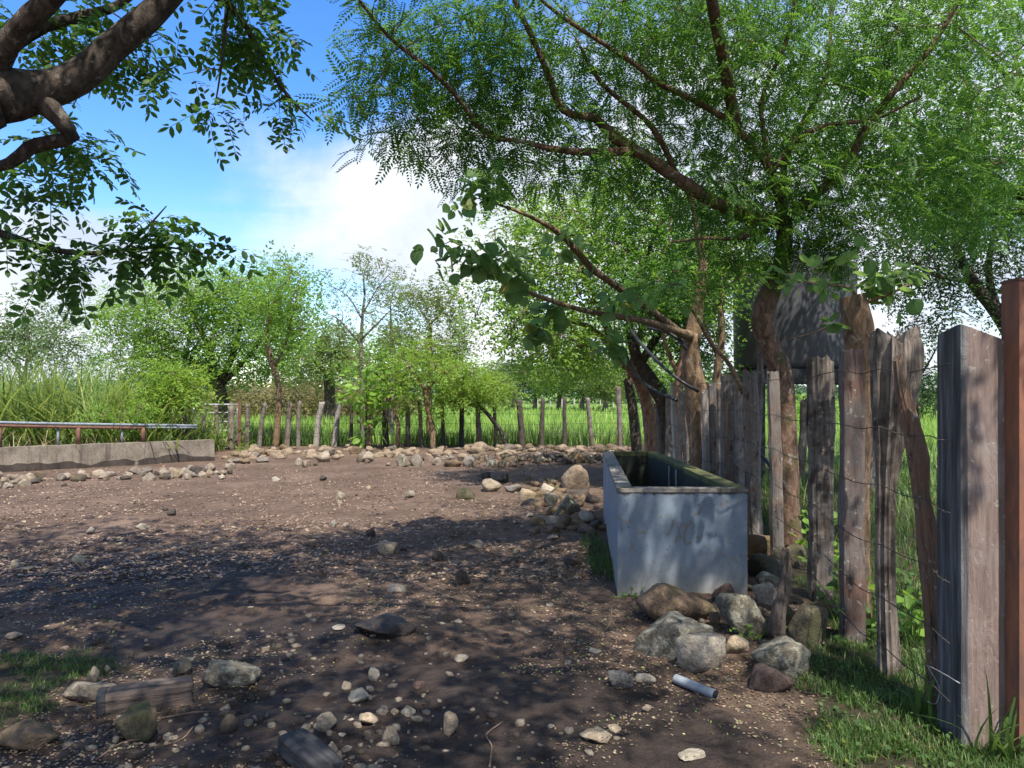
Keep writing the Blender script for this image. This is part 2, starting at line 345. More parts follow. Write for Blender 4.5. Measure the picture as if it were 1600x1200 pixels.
def mat_trough():
    m, N, L, p, out = newmat('blue_paint'); v = pos(N)
    n = noise(N, L, v, 3.2, 5); n2 = noise(N, L, v, 9, 6, .7, .5); n3 = noise(N, L, v, 40, 4)
    c = ramp(N, L, n, [(.35, (.14, .18, .23)), (.65, (.19, .235, .285))])
    c = mix(N, L, ramp(N, L, noise(N, L, v, 2.1, 4), [(.55, 0.0), (.75, .25)]), c, (.34, .38, .42))
    c = mix(N, L, ramp(N, L, n2, [(.585, 0.0), (.64, .7)]), c, (.19, .14, .085))
    c = mix(N, L, ramp(N, L, n3, [(.645, 0.0), (.68, .7)]), c, (.07, .06, .05))
    sp = N('ShaderNodeSeparateXYZ'); L(v, sp.inputs[0])
    low = mth(N, L, 'ADD', mth(N, L, 'MULTIPLY', sp.outputs[2], 1.5), mth(N, L, 'MULTIPLY', n2, 1.0))
    c = mix(N, L, ramp(N, L, low, [(.50, .8), (1.0, 0.0)]), c, (.25, .235, .20))
    st = noise(N, L, objc(N, L, (1, 1, .12)), 12, 4)
    c = mix(N, L, ramp(N, L, mth(N, L, 'ADD', mth(N, L, 'MULTIPLY', mth(N, L, 'SUBTRACT', sp.outputs[2], .785), 9), st), [(.56, 0.0), (.7, .9)]), c, (.05, .045, .04))
    L(c, p.inputs['Base Color']); p.inputs['Roughness'].default_value = .6
    bump(N, L, p, n2, .25, .01); return m
MAT['trough'] = mat_trough(); MAT['smear'] = plain_mat('smear', (.17, .145, .115), (.21, .20, .18), 30, .9)
def mat_concrete(name, a, b, dark, hi=.5):
    m, N, L, p, out = newmat(name); v = pos(N)
    n = noise(N, L, v, 4, 6, .65); st = noise(N, L, objc(N, L, (1, 1, .1)), 5, 5, .7); n3 = noise(N, L, v, 40, 4)
    c = ramp(N, L, n, [(.35, a), (.65, b)]); c = mix(N, L, ramp(N, L, st, [(.5, 0.0), (.66, .8)]), c, dark)
    c = mix(N, L, ramp(N, L, n3, [(.35, .5), (.5, 0.0)]), c, dark)
    L(c, p.inputs['Base Color']); p.inputs['Roughness'].default_value = .9; bump(N, L, p, mth(N, L, 'ADD', n, n3), .4, .01); return m
MAT['concrete'] = mat_concrete('concrete', (.15, .125, .10), (.25, .215, .175), (.055, .046, .04))
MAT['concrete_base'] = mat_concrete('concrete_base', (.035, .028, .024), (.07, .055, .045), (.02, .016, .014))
MAT['rim'] = mat_concrete('rim', (.17, .155, .135), (.30, .27, .235), (.06, .055, .045))
MAT['rim_moss'] = mat_concrete('rim_moss', (.07, .075, .03), (.13, .13, .05), (.035, .04, .018))
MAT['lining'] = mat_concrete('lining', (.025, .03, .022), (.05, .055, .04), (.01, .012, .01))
def mat_water():
    m, N, L, p, out = newmat('trough_water'); p.inputs['Base Color'].default_value = (.012, .016, .012, 1); p.inputs['Roughness'].default_value = .06
    p.inputs['Specular IOR Level'].default_value = .5; return m
MAT['water'] = mat_water()
def mat_ground():
    m, N, L, p, out = newmat('ground'); v = pos(N)
    ga = N('ShaderNodeAttribute'); ga.attribute_name = 'grass'; wa = N('ShaderNodeAttribute'); wa.attribute_name = 'wet'; fa = N('ShaderNodeAttribute'); fa.attribute_name = 'field'
    n1 = noise(N, L, v, .9, 6, .65); n2 = noise(N, L, v, 9, 7, .72); n3 = noise(N, L, v, 55, 5, .7)
    mp = N('ShaderNodeMapping'); mp.inputs['Scale'].default_value = (1, 1, .01); L(v, mp.inputs[0])
    mud = ramp(N, L, n1, [(.3, (.088, .058, .043)), (.5, (.138, .092, .069)), (.7, (.205, .142, .106))])
    mud = mix(N, L, ramp(N, L, n2, [(.36, .6), (.5, 0.0)]), mud, (.035, .026, .021))
    mud = mix(N, L, ramp(N, L, n3, [(.54, 0.0), (.66, .75)]), mud, (.22, .165, .125))
    vo = N('ShaderNodeTexVoronoi'); vo.inputs['Scale'].default_value = 38; L(v, vo.inputs['Vector'])
    chip = ramp(N, L, vo.outputs['Distance'], [(.16, 1.0), (.24, 0.0)])
    chip = mth(N, L, 'MULTIPLY', chip, ramp(N, L, noise(N, L, v, 2.2, 4), [(.45, 0.0), (.6, .9)]))
    mud = mix(N, L, mth(N, L, 'MULTIPLY', chip, mth(N, L, 'SUBTRACT', 1.0, wa.outputs['Fac'])), mud, (.30, .22, .165))
    wet = mix(N, L, ramp(N, L, n2, [(.4, 0.0), (.65, 1.0)]), (.030, .023, .020), (.058, .043, .036))
    c = mix(N, L, wa.outputs['Fac'], mud, wet)
    soil = ramp(N, L, n2, [(.3, (.028, .026, .014)), (.5, (.052, .045, .026)), (.66, (.12, .085, .06))])
    c = mix(N, L, ga.outputs['Fac'], c, soil)
    fld = ramp(N, L, noise(N, L, v, .25, 6, .7), [(.35, (.10, .17, .035)), (.65, (.17, .26, .055))])
    c = mix(N, L, fa.outputs['Fac'], c, fld)
    L(c, p.inputs['Base Color'])
    rr = N('ShaderNodeMapRange'); L(wa.outputs['Fac'], rr.inputs[0]); rr.inputs[3].default_value = .92; rr.inputs[4].default_value = .6
    L(rr.outputs[0], p.inputs['Roughness']); p.inputs['Specular IOR Level'].default_value = .16
    bump(N, L, p, mth(N, L, 'ADD', n2, mth(N, L, 'MULTIPLY', n3, .5)), 1.0, .05); return m
MAT['ground'] = mat_ground()
MAT['hill'] = plain_mat('hill', (.08, .13, .14), (.10, .16, .16), .02, .95)

# ------------------------------------------------------------------ the ground
def geom(a, b, n0, k):
    out = [a]; s = n0
    while out[-1] < b: out.append(out[-1] + s); s *= k
    return out
xs_p = list(np.arange(0, 4.2, .035)) + geom(4.2, 2500, .05, 1.09); xs = np.array(sorted(set([-x for x in xs_p] + xs_p)))
ys = np.array([-400, -100, -30, -12, -6, -3, -1, 0, 1, 2] + list(np.arange(2.6, 5.5, .03)) + geom(5.5, 3500, .035, 1.014)[:260])
if ys[-1] < 3500: ys = np.concatenate([ys, geom(ys[-1] * 1.02, 4000, ys[-1] * .03, 1.3)])
GX, GY = np.meshgrid(xs, ys); GZ = gz(GX, GY) - .0
gg = Geo(); ni, nj = GX.shape; idx = np.arange(ni * nj).reshape(ni, nj)
gg.add(np.stack([GX, GY, GZ], -1).reshape(-1, 3), np.stack([idx[:-1, :-1], idx[:-1, 1:], idx[1:, 1:], idx[1:, :-1]], -1).reshape(-1, 4))
ground = gg.build('ground', MAT['ground'], loc=(0, 0, 0)); tag(ground, kind='structure')
def attr(o, name, arr):
    a = o.data.attributes.new(name, 'FLOAT', 'POINT'); a.data.foreach_set('value', arr.ravel().astype(np.float32))
attr(ground, 'grass', grass_mask(GX, GY))
PW = np.stack([GX, GY, 0 * GX], -1).reshape(-1, 3)
wn = nz(PW, .3, 21).reshape(GX.shape)
def wspot(cx, cy, rx, ry): return 1 - ss(np.hypot((GX - cx) / rx, (GY - cy) / ry) + wn * .35, .5, 1.1)
wet = np.maximum.reduce([wspot(-4.2, 6.6, 2.6, 1.4), wspot(-1.9, 5.0, 1.9, .8), wspot(-.3, 4.2, 1.6, .6), wspot(.2, 3.6, 1.5, .6), wspot(-1.4, 3.4, 1.3, .6)]) * .9
attr(ground, 'wet', wet * (1 - grass_mask(GX, GY)))
attr(ground, 'field', np.maximum(ss(GY, 23, 27), ss(GX - fence_x(GY), 1.5, 6) * ss(GY, 8, 12)))

# far blue ridge
def ridge(name, d, x0, x1, h, seed):
    g = Geo(); n = 160; X = np.linspace(x0, x1, n); P = np.stack([X, X * 0, X * 0], -1)
    H = h * (.75 + .35 * nz(P, 1 / 900, seed, 5))
    rows = [np.stack([X, np.full(n, d - 250.), np.full(n, -1.)], -1), np.stack([X, np.full(n, d - 80.), H * .55], -1), np.stack([X, np.full(n, d), H], -1), np.stack([X, np.full(n, d + 300.), np.full(n, -1.)], -1)]
    V = np.concatenate(rows); i = np.arange(4 * n).reshape(4, n)
    g.add(V, np.stack([i[:-1, :-1], i[:-1, 1:], i[1:, 1:], i[1:, :-1]], -1).reshape(-1, 4))
    return tag(g.build(name, MAT['hill'], loc=(0, d, 0)), kind='structure')
ridge('distant_hills', 2600, -2400, 3000, 38, 5)

# ------------------------------------------------------------------ rocks
_ico = {}
def ico(sub):
    if sub not in _ico:
        bm = bmesh.new(); bmesh.ops.create_icosphere(bm, subdivisions=sub, radius=1)
        _ico[sub] = (np.array([v.co[:] for v in bm.verts]), np.array([[v.index for v in f.verts] for f in bm.faces])); bm.free()
    return _ico[sub]
def rock_shape(seed, sub, facet=14, n=13, rough=.06):
    D, T = ico(sub); r = np.random.default_rng(seed)
    if facet > 12: n = 9
    Nn = r.normal(size=(n, 3)); Nn /= np.linalg.norm(Nn, axis=1)[:, None]; h = r.uniform(.62, 1.0, n) if facet <= 12 else r.uniform(.58, .92, n)
    Qr = np.linalg.qr(r.normal(size=(3, 3)))[0]; Nn = np.concatenate([Nn, Qr, -Qr]); h = np.concatenate([h, r.uniform(.85, 1.05, 6)])
    s = (np.maximum(D @ Nn.T, 0) / h) ** facet
    V = D * (s.sum(1) ** (-1 / facet))[:, None]; rough = rough * (1.0 if facet > 12 else .8)
    V *= (1 + rough * nz(V, .7, seed, 4) * 1.2 + rough * .35 * nz(V, 3.0, seed + 5, 3))[:, None]
    mn, mx = V.min(0), V.max(0); V = (V - (mn + mx) / 2) / ((mx - mn) / 2)
    return V, T
_rocktpl = {}
def rock_obj(name, mat, c, size, rz, seed, sub, facet, unique):
    if unique:
        V, T = rock_shape(seed, sub, facet * 2.4 if facet > 12 else facet * 1.2); ca, sa = math.cos(rz), math.sin(rz)
        V = np.stack([V[:, 0] * ca - V[:, 1] * sa, V[:, 0] * sa + V[:, 1] * ca, V[:, 2]], -1)
        V = V / np.abs(V).max(0) * np.array(size) / 2 + np.array(c)
        return Geo().add(V, None, T).build(name, MAT[mat], loc=(c[0], c[1], c[2] - size[2] / 2))
    key = (seed % 9, sub, mat)
    if key not in _rocktpl:
        V, T = rock_shape(500 + seed % 9, max(sub, 3), (16, 34, 60)[seed % 3]); o = Geo().add(V * .5, None, T).build(name, MAT[mat], loc=(0, 0, 0)); _rocktpl[key] = o
    else:
        o = _rocktpl[key].copy(); COL.objects.link(o); o.name = name
    o.location = tuple(c); o.scale = tuple(size); o.rotation_euler = (0, 0, rz); return o
rock_n = [0]
def rock_px(cx, yt, yb, w, mat, label, group=None, name='stone', base=None, sub=None, facet=14, seed=None, depth=None, lift=0):
    """a rock whose silhouette fills cx +- w/2, yt..yb of the photo; its foot stands on the ground at row base (default yb)"""
    rock_n[0] += 1; sd = seed if seed is not None else rock_n[0] * 7 + 3
    d0 = gd(base or yb); wm = w / FOC * d0; dm = depth if depth else wm * .8; d = d0 + dm * .38
    X = (cx - 800) / FOC * d; h = (yb - yt) / FOC * d
    zt = CAMZ - (yt - HY) / FOC * (d0 + dm * .4); zb = (float(gz(np.array([X]), np.array([d]))[0]) if not lift else CAMZ - (yb - HY) / FOC * d0)
    zt = max(zt, zb + .35 * h); H = (zt - zb) / .75
    big = w >= 30
    o = rock_obj(name, mat, (X, d, zt - H / 2), (w / FOC * d, dm, H), (rock_n[0] * 1.7) % 6.28 if not big else 0, sd, sub or (4 if w > 40 else 3 if w > 14 else 2), facet, big)
    return tag(o, label, 'stone' if name == 'stone' else 'boulder', group)

G_TR = 'boulders piled at the end of the trough'
hero = [
 (1054, 908, 972, 120, 'rock_brown', 'largest smooth brown boulder leaning against the front of the blue trough', 9),
 (1048, 958, 1030, 128, 'rock_lichen', 'wide pale lichen covered boulder below the big brown boulder', 20),
 (1095, 988, 1051, 80, 'rock_grey', 'clean light grey angular boulder beside the pale pipe', 26),
 (1152, 994, 1027, 43, 'rock_tan', 'small egg shaped tan stone between two large boulders', 8),
 (1160, 922, 994, 78, 'rock_lichen', 'pyramid shaped lichen spotted boulder in the middle of the pile', 24),
 (1215, 995, 1056, 92, 'rock_lichen', 'broad ridged olive grey boulder at the edge of the grass', 20),
 (1202, 1040, 1080, 66, 'rock_red', 'dark reddish rounded stone nearest the grass, in front of the pile', 9),
 (1195, 911, 946, 36, 'rock_grey', 'pale sharp cornered stone leaning on the pyramid shaped boulder', 26),
 (1199, 893, 924, 36, 'rock_lichen', 'pale stone resting behind the sharp cornered one', 20),
 (1130, 911, 944, 36, 'rock_red', 'small red brown block wedged beside the big brown boulder', 22),
 (1160, 902, 927, 40, 'rock_moss', 'low olive stone touching the trough front, under the pale stones', 14),
 (1262, 944, 1014, 62, 'rock_moss', 'tall mossy brown boulder between the split stake and the red post', 11),
 (1233, 942, 985, 30, 'rock_moss', 'narrow mossy stone against the tall mossy boulder', 11),
 (1116, 950, 978, 24, 'rock_brown', 'little brown stone wedged in the gap between boulders', 12),
 (1290, 933, 962, 36, 'rock_brown', 'brown stone half hidden behind the red fence post', 10),
 (1197, 862, 908, 58, 'rock_moss', 'dark mossy boulder beside the corner of the trough', 9),
 (1190, 835, 872, 46, 'rock_brown', 'brown boulder at the trough corner below the dark plank post', 10),
 (1244, 850, 886, 36, 'rock_moss', 'mossy round stone at the foot of the crooked tree', 9),
 (1216, 852, 885, 30, 'rock_moss', 'olive stone wedged between trough and crooked tree', 12),
]
for i, (cx, yt, yb, w, mt, lb, fc) in enumerate(hero):
    rock_px(cx, yt, yb, w, mt, lb, G_TR, 'boulder', facet=fc, seed=100 + i * 13, sub=4)

fore = [
 (368, 1028, 1076, 86, 'rock_lichen', 'pale lichen streaked rock half sunk in the black mud', 'boulder'),
 (285, 1029, 1058, 34, 'rock_lichen', 'squat grey stone behind the brown timber block', 'stone'),
 (136, 1062, 1092, 72, 'rock_tan', 'flat tan slab stone touching the end of the timber block', 'stone'),
 (217, 1098, 1152, 64, 'rock_moss', 'green mossy angular stone leaning against the brown timber block', 'boulder'),
 (36, 1130, 1178, 96, 'rock_brown', 'broad ochre brown rock lying in the grass patch', 'boulder'),
 (145, 1040, 1062, 22, 'rock_tan', 'small cube like tan stone at the tip of the grass patch', 'stone'),
 (510, 1112, 1147, 33, 'rock_tan', 'pointed upright tan stone above the black beam', 'stone'),
 (703, 1112, 1141, 28, 'rock_tan', 'tilted tan stone standing on its point in the mud', 'stone'),
 (576, 1112, 1132, 32, 'rock_tan', 'tan stone with a crooked twig against it', 'stone'),
 (584, 1043, 1067, 26, 'rock_pale', 'white wedge shaped stone in the wet mud', 'stone'),
 (541, 1064, 1082, 20, 'rock_tan', 'small tan block just above a mud caked stone', 'stone'),
 (560, 1076, 1100, 34, 'rock_pale', 'pale stone caked with black mud', 'stone'),
 (637, 1102, 1119, 22, 'rock_pale', 'little white rounded stone with a fallen yellow leaflet beside it', 'stone'),
 (610, 1133, 1158, 30, 'rock_tan', 'lumpy tan stone on top of small gravel', 'stone'),
 (519, 1159, 1182, 20, 'rock_tan', 'upper of two small stones touching the black beam', 'stone'),
 (526, 1172, 1190, 18, 'rock_tan', 'lower of two small stones touching the black beam', 'stone'),
 (603, 962, 1014, 96, 'rock_wet', 'large dark mud covered rock humped out of the yard', 'boulder'),
 (721, 1021, 1036, 24, 'rock_pale', 'pale rounded stone right of the dark humped rock', 'stone'),
 (655, 1062, 1079, 24, 'rock_red', 'dark red brown stone in black mud', 'stone'),
 (931, 1139, 1164, 52, 'rock_tan', 'long tan stone alone on the bare soil', 'stone'),
 (960, 1133, 1144, 24, 'rock_tan', 'flat chip of stone behind the long tan stone', 'stone'),
 (969, 1045, 1078, 41, 'rock_grey', 'light grey stone standing apart from the boulder pile', 'stone'),
 (1008, 1053, 1066, 34, 'rock_grey', 'flat grey stone between the light grey stone and the pipe', 'stone'),
 (1010, 1100, 1110, 18, 'rock_tan', 'small round tan stone on the soil below the pipe', 'stone'),
 (930, 1012, 1023, 20, 'rock_pale', 'small oval pale stone on leaf litter', 'stone'),
 (358, 1117, 1144, 28, 'rock_brown', 'brown stone propped under two smaller ones', 'stone'),
 (352, 1100, 1116, 18, 'rock_tan', 'small stone resting above the propped brown stone', 'stone'),
 (311, 1133, 1149, 18, 'rock_tan', 'oval tan stone at the end of a dry stalk', 'stone'),
 (21, 988, 1000, 24, 'rock_tan', 'oval tan stone at the top of the grass patch', 'stone'),
 (1081, 1174, 1189, 44, 'rock_pale', 'flat whitish stone with green tint near the bottom edge', 'stone'),
 (722, 889, 909, 24, 'rock_dark', 'black upright clod of stone in the dry litter', 'stone'),
 (606, 844, 863, 32, 'rock_tan', 'domed tan stone at the edge of the shade', 'stone'),
 (745, 843, 858, 26, 'rock_tan', 'grey tan stone with a small one beside it', 'stone'),
 (578, 824, 839, 20, 'rock_dark', 'black hollow looking clod on sunlit soil', 'stone'),
 (122, 866, 881, 18, 'rock_pale', 'pale round stone by the shade edge, above the wet mud', 'stone'),
 (24, 875, 891, 17, 'rock_tan', 'blocky tan stone next to a flat slab by the shade edge', 'stone'),
 (38, 886, 897, 28, 'rock_tan', 'flat slab stone beside the blocky tan stone', 'stone'),
 (222, 817, 828, 19, 'rock_pale', 'pale flat stone on sunlit mud below the low wall', 'stone'),
 (269, 795, 810, 15, 'rock_dark', 'dark cone shaped stone on sunlit mud', 'stone'),
 (530, 768, 782, 17, 'rock_tan', 'tan stone standing alone on the sunlit yard', 'stone'),
 (640, 766, 780, 20, 'rock_tan', 'low pale brown stone on the reddish soil', 'stone'),
 (620, 911, 926, 32, 'rock_grey', 'flat pale grey stone in the patch of dry litter', 'stone'),
 (530, 987, 997, 28, 'rock_pale', 'flat white stone left of the dark humped rock', 'stone'),
 (684, 861, 874, 18, 'rock_dark', 'small black clod just above the shaded litter', 'stone'),
]
for cx, yt, yb, w, mt, lb, nm in fore:
    rock_px(cx, yt, yb, w, mt, lb, 'stones lying loose in the yard', nm, facet=18 if mt in ('rock_tan', 'rock_grey', 'rock_pale') else 14)

mid = [
 (899, 726, 769, 46, 'rock_dull', 'tallest yellowish tan boulder in the heap beside the trough'),
 (769, 748, 768, 32, 'rock_tan', 'long tan stone tilted over its own shadow on the yard'),
 (856, 755, 771, 24, 'rock_pale', 'smooth pale egg stone beside the tallest boulder of the heap'),
 (823, 763, 780, 28, 'rock_tan', 'rounded tan stone below the egg stone'),
 (859, 768, 793, 26, 'rock_lichen', 'upright squarish stone in front of the tallest boulder of the heap'),
 (887, 773, 806, 46, 'rock_lichen', 'pale topped boulder in the heap, broadest after the tallest one'),
 (902, 765, 779, 42, 'rock_dark', 'flat dark slab lying behind the pale topped boulder'),
 (917, 798, 819, 30, 'rock_grey', 'grey tent shaped stone at the grass beside the trough'),
 (857, 805, 820, 44, 'rock_grey', 'low grey slab sticking out of the heap onto the soil'),
 (863, 835, 846, 24, 'rock_tan', 'small flat tan stone below the low grey slab'),
 (726, 762, 785, 32, 'rock_moss', 'mossy topped brown boulder alone on the yard'),
 (931, 810, 832, 28, 'rock_dark', 'dark brown stone tucked against the trough side'),
 (788, 740, 754, 20, 'rock_dark', 'dark round stone behind the tilted tan stone'),
 (760, 737, 750, 19, 'rock_dark', 'dark stone left of another dark one in mid yard'),
 (830, 779, 791, 34, 'rock_dark', 'low dark stone under the rounded tan stone'),
 (895, 870, 886, 30, 'rock_dark', 'dark stone in the soil near the grass strip'),
 (802, 756, 768, 30, 'rock_grey', 'flat greyish stone at the middle of the stone scatter'),
 (925, 772, 790, 26, 'rock_dark', 'dark stone next to the trough below the rim corner'),
 (915, 826, 838, 26, 'rock_dark', 'flat brown stone at the lower end of the heap'),
]
for i, (cx, yt, yb, w, mt, lb) in enumerate(mid):
    rock_px(cx, yt, yb, w, mt, lb, 'stones heaped beside the trough', 'boulder' if w > 30 else 'stone', facet=18 if i else 10, seed=700 + 17 * i)
farr = [(748, 690, 713, 27, 'rock_dull', 'big round boulder on top of the stone row under the far fence'),
 (733, 711, 729, 26, 'rock_dusty', 'pale broad stone just below the big round boulder'),
 (650, 709, 728, 22, 'rock_dusty', 'pale upright stone in the row under the far fence'),
 (629, 708, 729, 24, 'rock_lichen', 'flat topped stone beside the pale upright one in the row'),
 (505, 704, 722, 22, 'rock_dusty', 'grey tented stone at the foot of the far fence'),
 (410, 714, 724, 26, 'rock_dusty', 'low pale stone in front of the rusty gate post'),
 (372, 716, 724, 20, 'rock_dusty', 'pale flat stone beside the end of the low wall'),
 (770, 714, 729, 22, 'rock_lichen', 'brown grey stone with a peaked top in the far row'),
 (575, 705, 722, 26, 'rock_dusty', 'grey stone leaning at the far fence under the leafy shrub'),
 (902, 705, 724, 26, 'rock_brown', 'brown boulder of the far row closest to the trough')]
for i, (cx, yt, yb, w, mt, lb) in enumerate(farr):
    rock_px(cx, yt, yb, w, mt, lb, 'stones in the row under the far fence', 'boulder', facet=18, seed=900 + 17 * i)
rr = random.Random(5)
tones = {'rock_dull': 'tan', 'rock_dusty': 'pale', 'rock_tan': 'tan', 'rock_pale': 'pale', 'rock_grey': 'grey', 'rock_lichen': 'lichen spotted', 'rock_brown': 'brown', 'rock_dark': 'dark'}
for i in range(74):                                            # row under the far fence
    x = rr.uniform(340, 985); yb = rr.uniform(708, 730); w = rr.uniform(8, 20); mt = rr.choice(['rock_dull', 'rock_dusty', 'rock_dull', 'rock_brown', 'rock_brown', 'rock_dark']) if x < 800 else rr.choice(['rock_lichen', 'rock_brown', 'rock_dark', 'rock_grey'])
    rock_px(x, yb - w * rr.uniform(.55, .8), yb, w, mt, tones[mt] + ' small stone filling the row under the far fence', 'small %s stones in the row under the far fence' % tones[mt], sub=2)
for i in range(78):                                            # heap along the low wall
    x = rr.uniform(-20, 372); yy = np.interp(x, [0, 150, 370], [757, 748, 739]); yb = yy + rr.uniform(-6, 6); w = rr.uniform(10, 24); mt = rr.choice(['rock_dusty', 'rock_dusty', 'rock_dull', 'rock_dull', 'rock_dusty', 'rock_brown', 'rock_dark'])
    rock_px(x, yb - w * rr.uniform(.45, .65), yb, w, mt, tones[mt] + ' stone in the loose heap along the foot of the low wall', '%s stones heaped along the low wall' % tones[mt], sub=2)
for i in range(54):                                            # scattered over the yard
    yb = 740 + 440 * rr.random() ** 1.3; x = rr.uniform(-10, 900); w = rr.uniform(6, 15)
    mt = rr.choice(['rock_pale', 'rock_tan', 'rock_tan', 'rock_grey', 'rock_dark'])
    zone = 'sunlit mud' if yb < 850 else 'shaded dark mud'
    rock_px(x, yb - w * rr.uniform(.45, .75), yb, w, mt, 'fist sized %s stone lying loose on the %s' % (tones[mt], zone), 'small %s stones on the %s' % (tones[mt], zone), sub=2)

# angular rubble filling between the counted stones
def rubble(name, label, X, Y, smin, smax, mat, seed):
    r_ = np.random.default_rng(seed); g = Geo(); S = r_.uniform(smin, smax, len(X))
    for k in range(len(X)):
        V, T = rock_shape(2000 + seed + k % 12, 2, 26, 9, .05); a = r_.uniform(0, 6.28); ca, sa = math.cos(a), math.sin(a)
        V = V * np.array([.5, r_.uniform(.35, .5), r_.uniform(.22, .4)]) * S[k]; V = np.stack([V[:, 0] * ca - V[:, 1] * sa, V[:, 0] * sa + V[:, 1] * ca, V[:, 2]], -1)
        g.add(V + np.array([X[k], Y[k], float(gz(np.array([X[k]]), np.array([Y[k]]))[0]) + S[k] * .1]), None, T)
    tag(g.build(name, MAT[mat], loc=(float(X.mean()), float(Y.mean()), 0), smooth=True), label, 'rubble', kind='stuff')
_r = np.random.default_rng(44)
n = 230; rubble('stone_rubble', 'brown broken rubble between the bigger stones under the far fence', _r.uniform(-8, 3.3, n), _r.uniform(18.6, 21.4, n), .08, .32, 'rock_dull', 1)
n = 150; rubble('dark_rubble', 'dark broken rubble under the far fence near the trough', _r.uniform(-1, 3.3, n), _r.uniform(17.2, 21.4, n), .08, .34, 'rock_brown', 2)
n = 110; rubble('heap_rubble', 'broken stones between the boulders heaped beside the trough', _r.uniform(.25, 1.05, n) , _r.uniform(8.6, 14.5, n), .06, .24, 'rock_brown', 3)
# pebbles, chips and leaf litter: nobody could count them
def inst(Vt, Qt, Tt, pos_, R, S):
    n = len(pos_); V = np.einsum('nij,kj->nki', R, Vt) * S[:, None, None] if np.ndim(S) == 1 else np.einsum('nij,nkj->nki', R, Vt[None] * S[:, None, :])
    V = V + pos_[:, None, :]; k = len(Vt); off = (np.arange(n) * k)[:, None, None]
    return V.reshape(-1, 3), (Qt[None] + off).reshape(-1, 4) if Qt is not None else None, (Tt[None] + off).reshape(-1, 3) if Tt is not None else None
def rotz(a):
    R = np.zeros((len(a), 3, 3)); R[:, 0, 0] = np.cos(a); R[:, 0, 1] = -np.sin(a); R[:, 1, 0] = np.sin(a); R[:, 1, 1] = np.cos(a); R[:, 2, 2] = 1; return R
def frame(f, up):
    f = f / (np.linalg.norm(f, axis=1)[:, None] + 1e-9); s = np.cross(f, up); s /= np.linalg.norm(s, axis=1)[:, None] + 1e-9; u = np.cross(s, f)
    return np.stack([s, f, u], -1)          # columns: side, forward, up
def screen_pts(n, x0, x1, y0, y1, rg, power=1.0):
    y = y0 + (y1 - y0) * rg.random(n) ** power; x = rg.uniform(x0, x1, n); d = CAMZ * FOC / (y - HY); return (x - 800) / FOC * d, d
rg = np.random.default_rng(3)
Vp, Tp = rock_shape(77, 1, 30, 8, .03)
for nm, mt, n, smin, smax in (('pebble_scatter', 'rock_tan', 3200, .007, .032), ('dark_clods', 'rock_dark', 1500, .01, .04)):
    X, Y = screen_pts(n, -40, 1250, 735, 1230, rg); k = (grass_mask(X, Y) < .6) & ((X < .75) | (Y < 6)) & (nz(np.stack([X, Y, 0 * X], -1), .5, 31) + rg.normal(0, .5, n) - .9 * ss(X, -.6, .3) * (1 - ss(Y, 4.6, 5.6)) > 0); X, Y = X[k], Y[k]
    S = smin + (smax - smin) * rg.random(len(X)) ** 3
    sc = np.stack([S, S * rg.uniform(.6, 1, len(S)), S * rg.uniform(.4, .8, len(S))], -1)
    V, _, T = inst(Vp, None, Tp, np.stack([X, Y, gz(X, Y) + S * .1], -1), rotz(rg.uniform(0, 6.28, len(X))), sc)
    tag(Geo().add(V, None, T).build(nm, MAT[mt], loc=(0, 5, 0)), 'pebbles strewn over the muddy yard' if mt == 'rock_tan' else 'dark crumbs of mud strewn over the yard', 'gravel', kind='stuff')
chipV = np.array([[-.5, 0, 0], [0, -.28, .05], [.5, 0, .02], [0, .28, .08]]); chipQ = np.array([[0, 1, 2, 3]])
def chips(name, n, box_, smin, smax, mt, label, dens):
    X, Y = screen_pts(n, *box_, rg); P = np.stack([X, Y, 0 * X], -1)
    k = (grass_mask(X, Y) < .75 + .5 * (rg.random(n) < .3) * (X > 0)) & ((X < .8) | (Y < 5.9)) & (1.5 * nz(P, .33, 41) + .8 * nz(P, 1.3, 43) + rg.normal(0, .3, n) + .5 * ss(Y, 5.0, 6.5) - .5 * (1 - ss(Y, 4.2, 5.2)) - .55 * ss(X, .1, .7) * (1 - ss(Y, 4.6, 5.4)) > dens); X, Y = X[k], Y[k]; n = len(X)
    f = np.stack([rg.normal(size=n), rg.normal(size=n), rg.normal(0, .25, n)], -1); u = np.stack([rg.normal(0, .3, n), rg.normal(0, .3, n), np.ones(n)], -1)
    S = rg.uniform(smin, smax, n) * np.interp(Y, [3.2, 6.5], [.55, 1])
    V, Q, _ = inst(chipV[:, [1, 0, 2]], chipQ, None, np.stack([X, Y, gz(X, Y) + .006], -1), frame(f, u), S)
    return tag(Geo().add(V, Q).build(name, MAT[mt], loc=(0, 5, 0), smooth=False), label, 'leaf litter', kind='stuff')
chips('leaf_litter', 34000, (-40, 1300, 740, 1230), .012, .04, 'litter', 'dry leaf litter and wood chips over the mud', -.1)
MAT['fallen'] = leaf_mat('fallen', (.10, .18, .03), (.25, .34, .08), (.45, .46, .2), .2, (.55, .45, .06), 3)
MAT['chip_far'] = leaf_mat('chip_far', (.13, .085, .06), (.27, .19, .135), (.40, .31, .22), .1, None, 1.0)
chips('wood_chips', 17000, (-40, 1000, 722, 905), .02, .065, 'chip_far', 'dry tan chips and trodden straw over the sunlit part of the yard', -.05)
chips('fallen_leaflets', 1300, (150, 1300, 930, 1230), .012, .028, 'fallen', 'yellow green fallen leaflets on the dark soil', -.3)

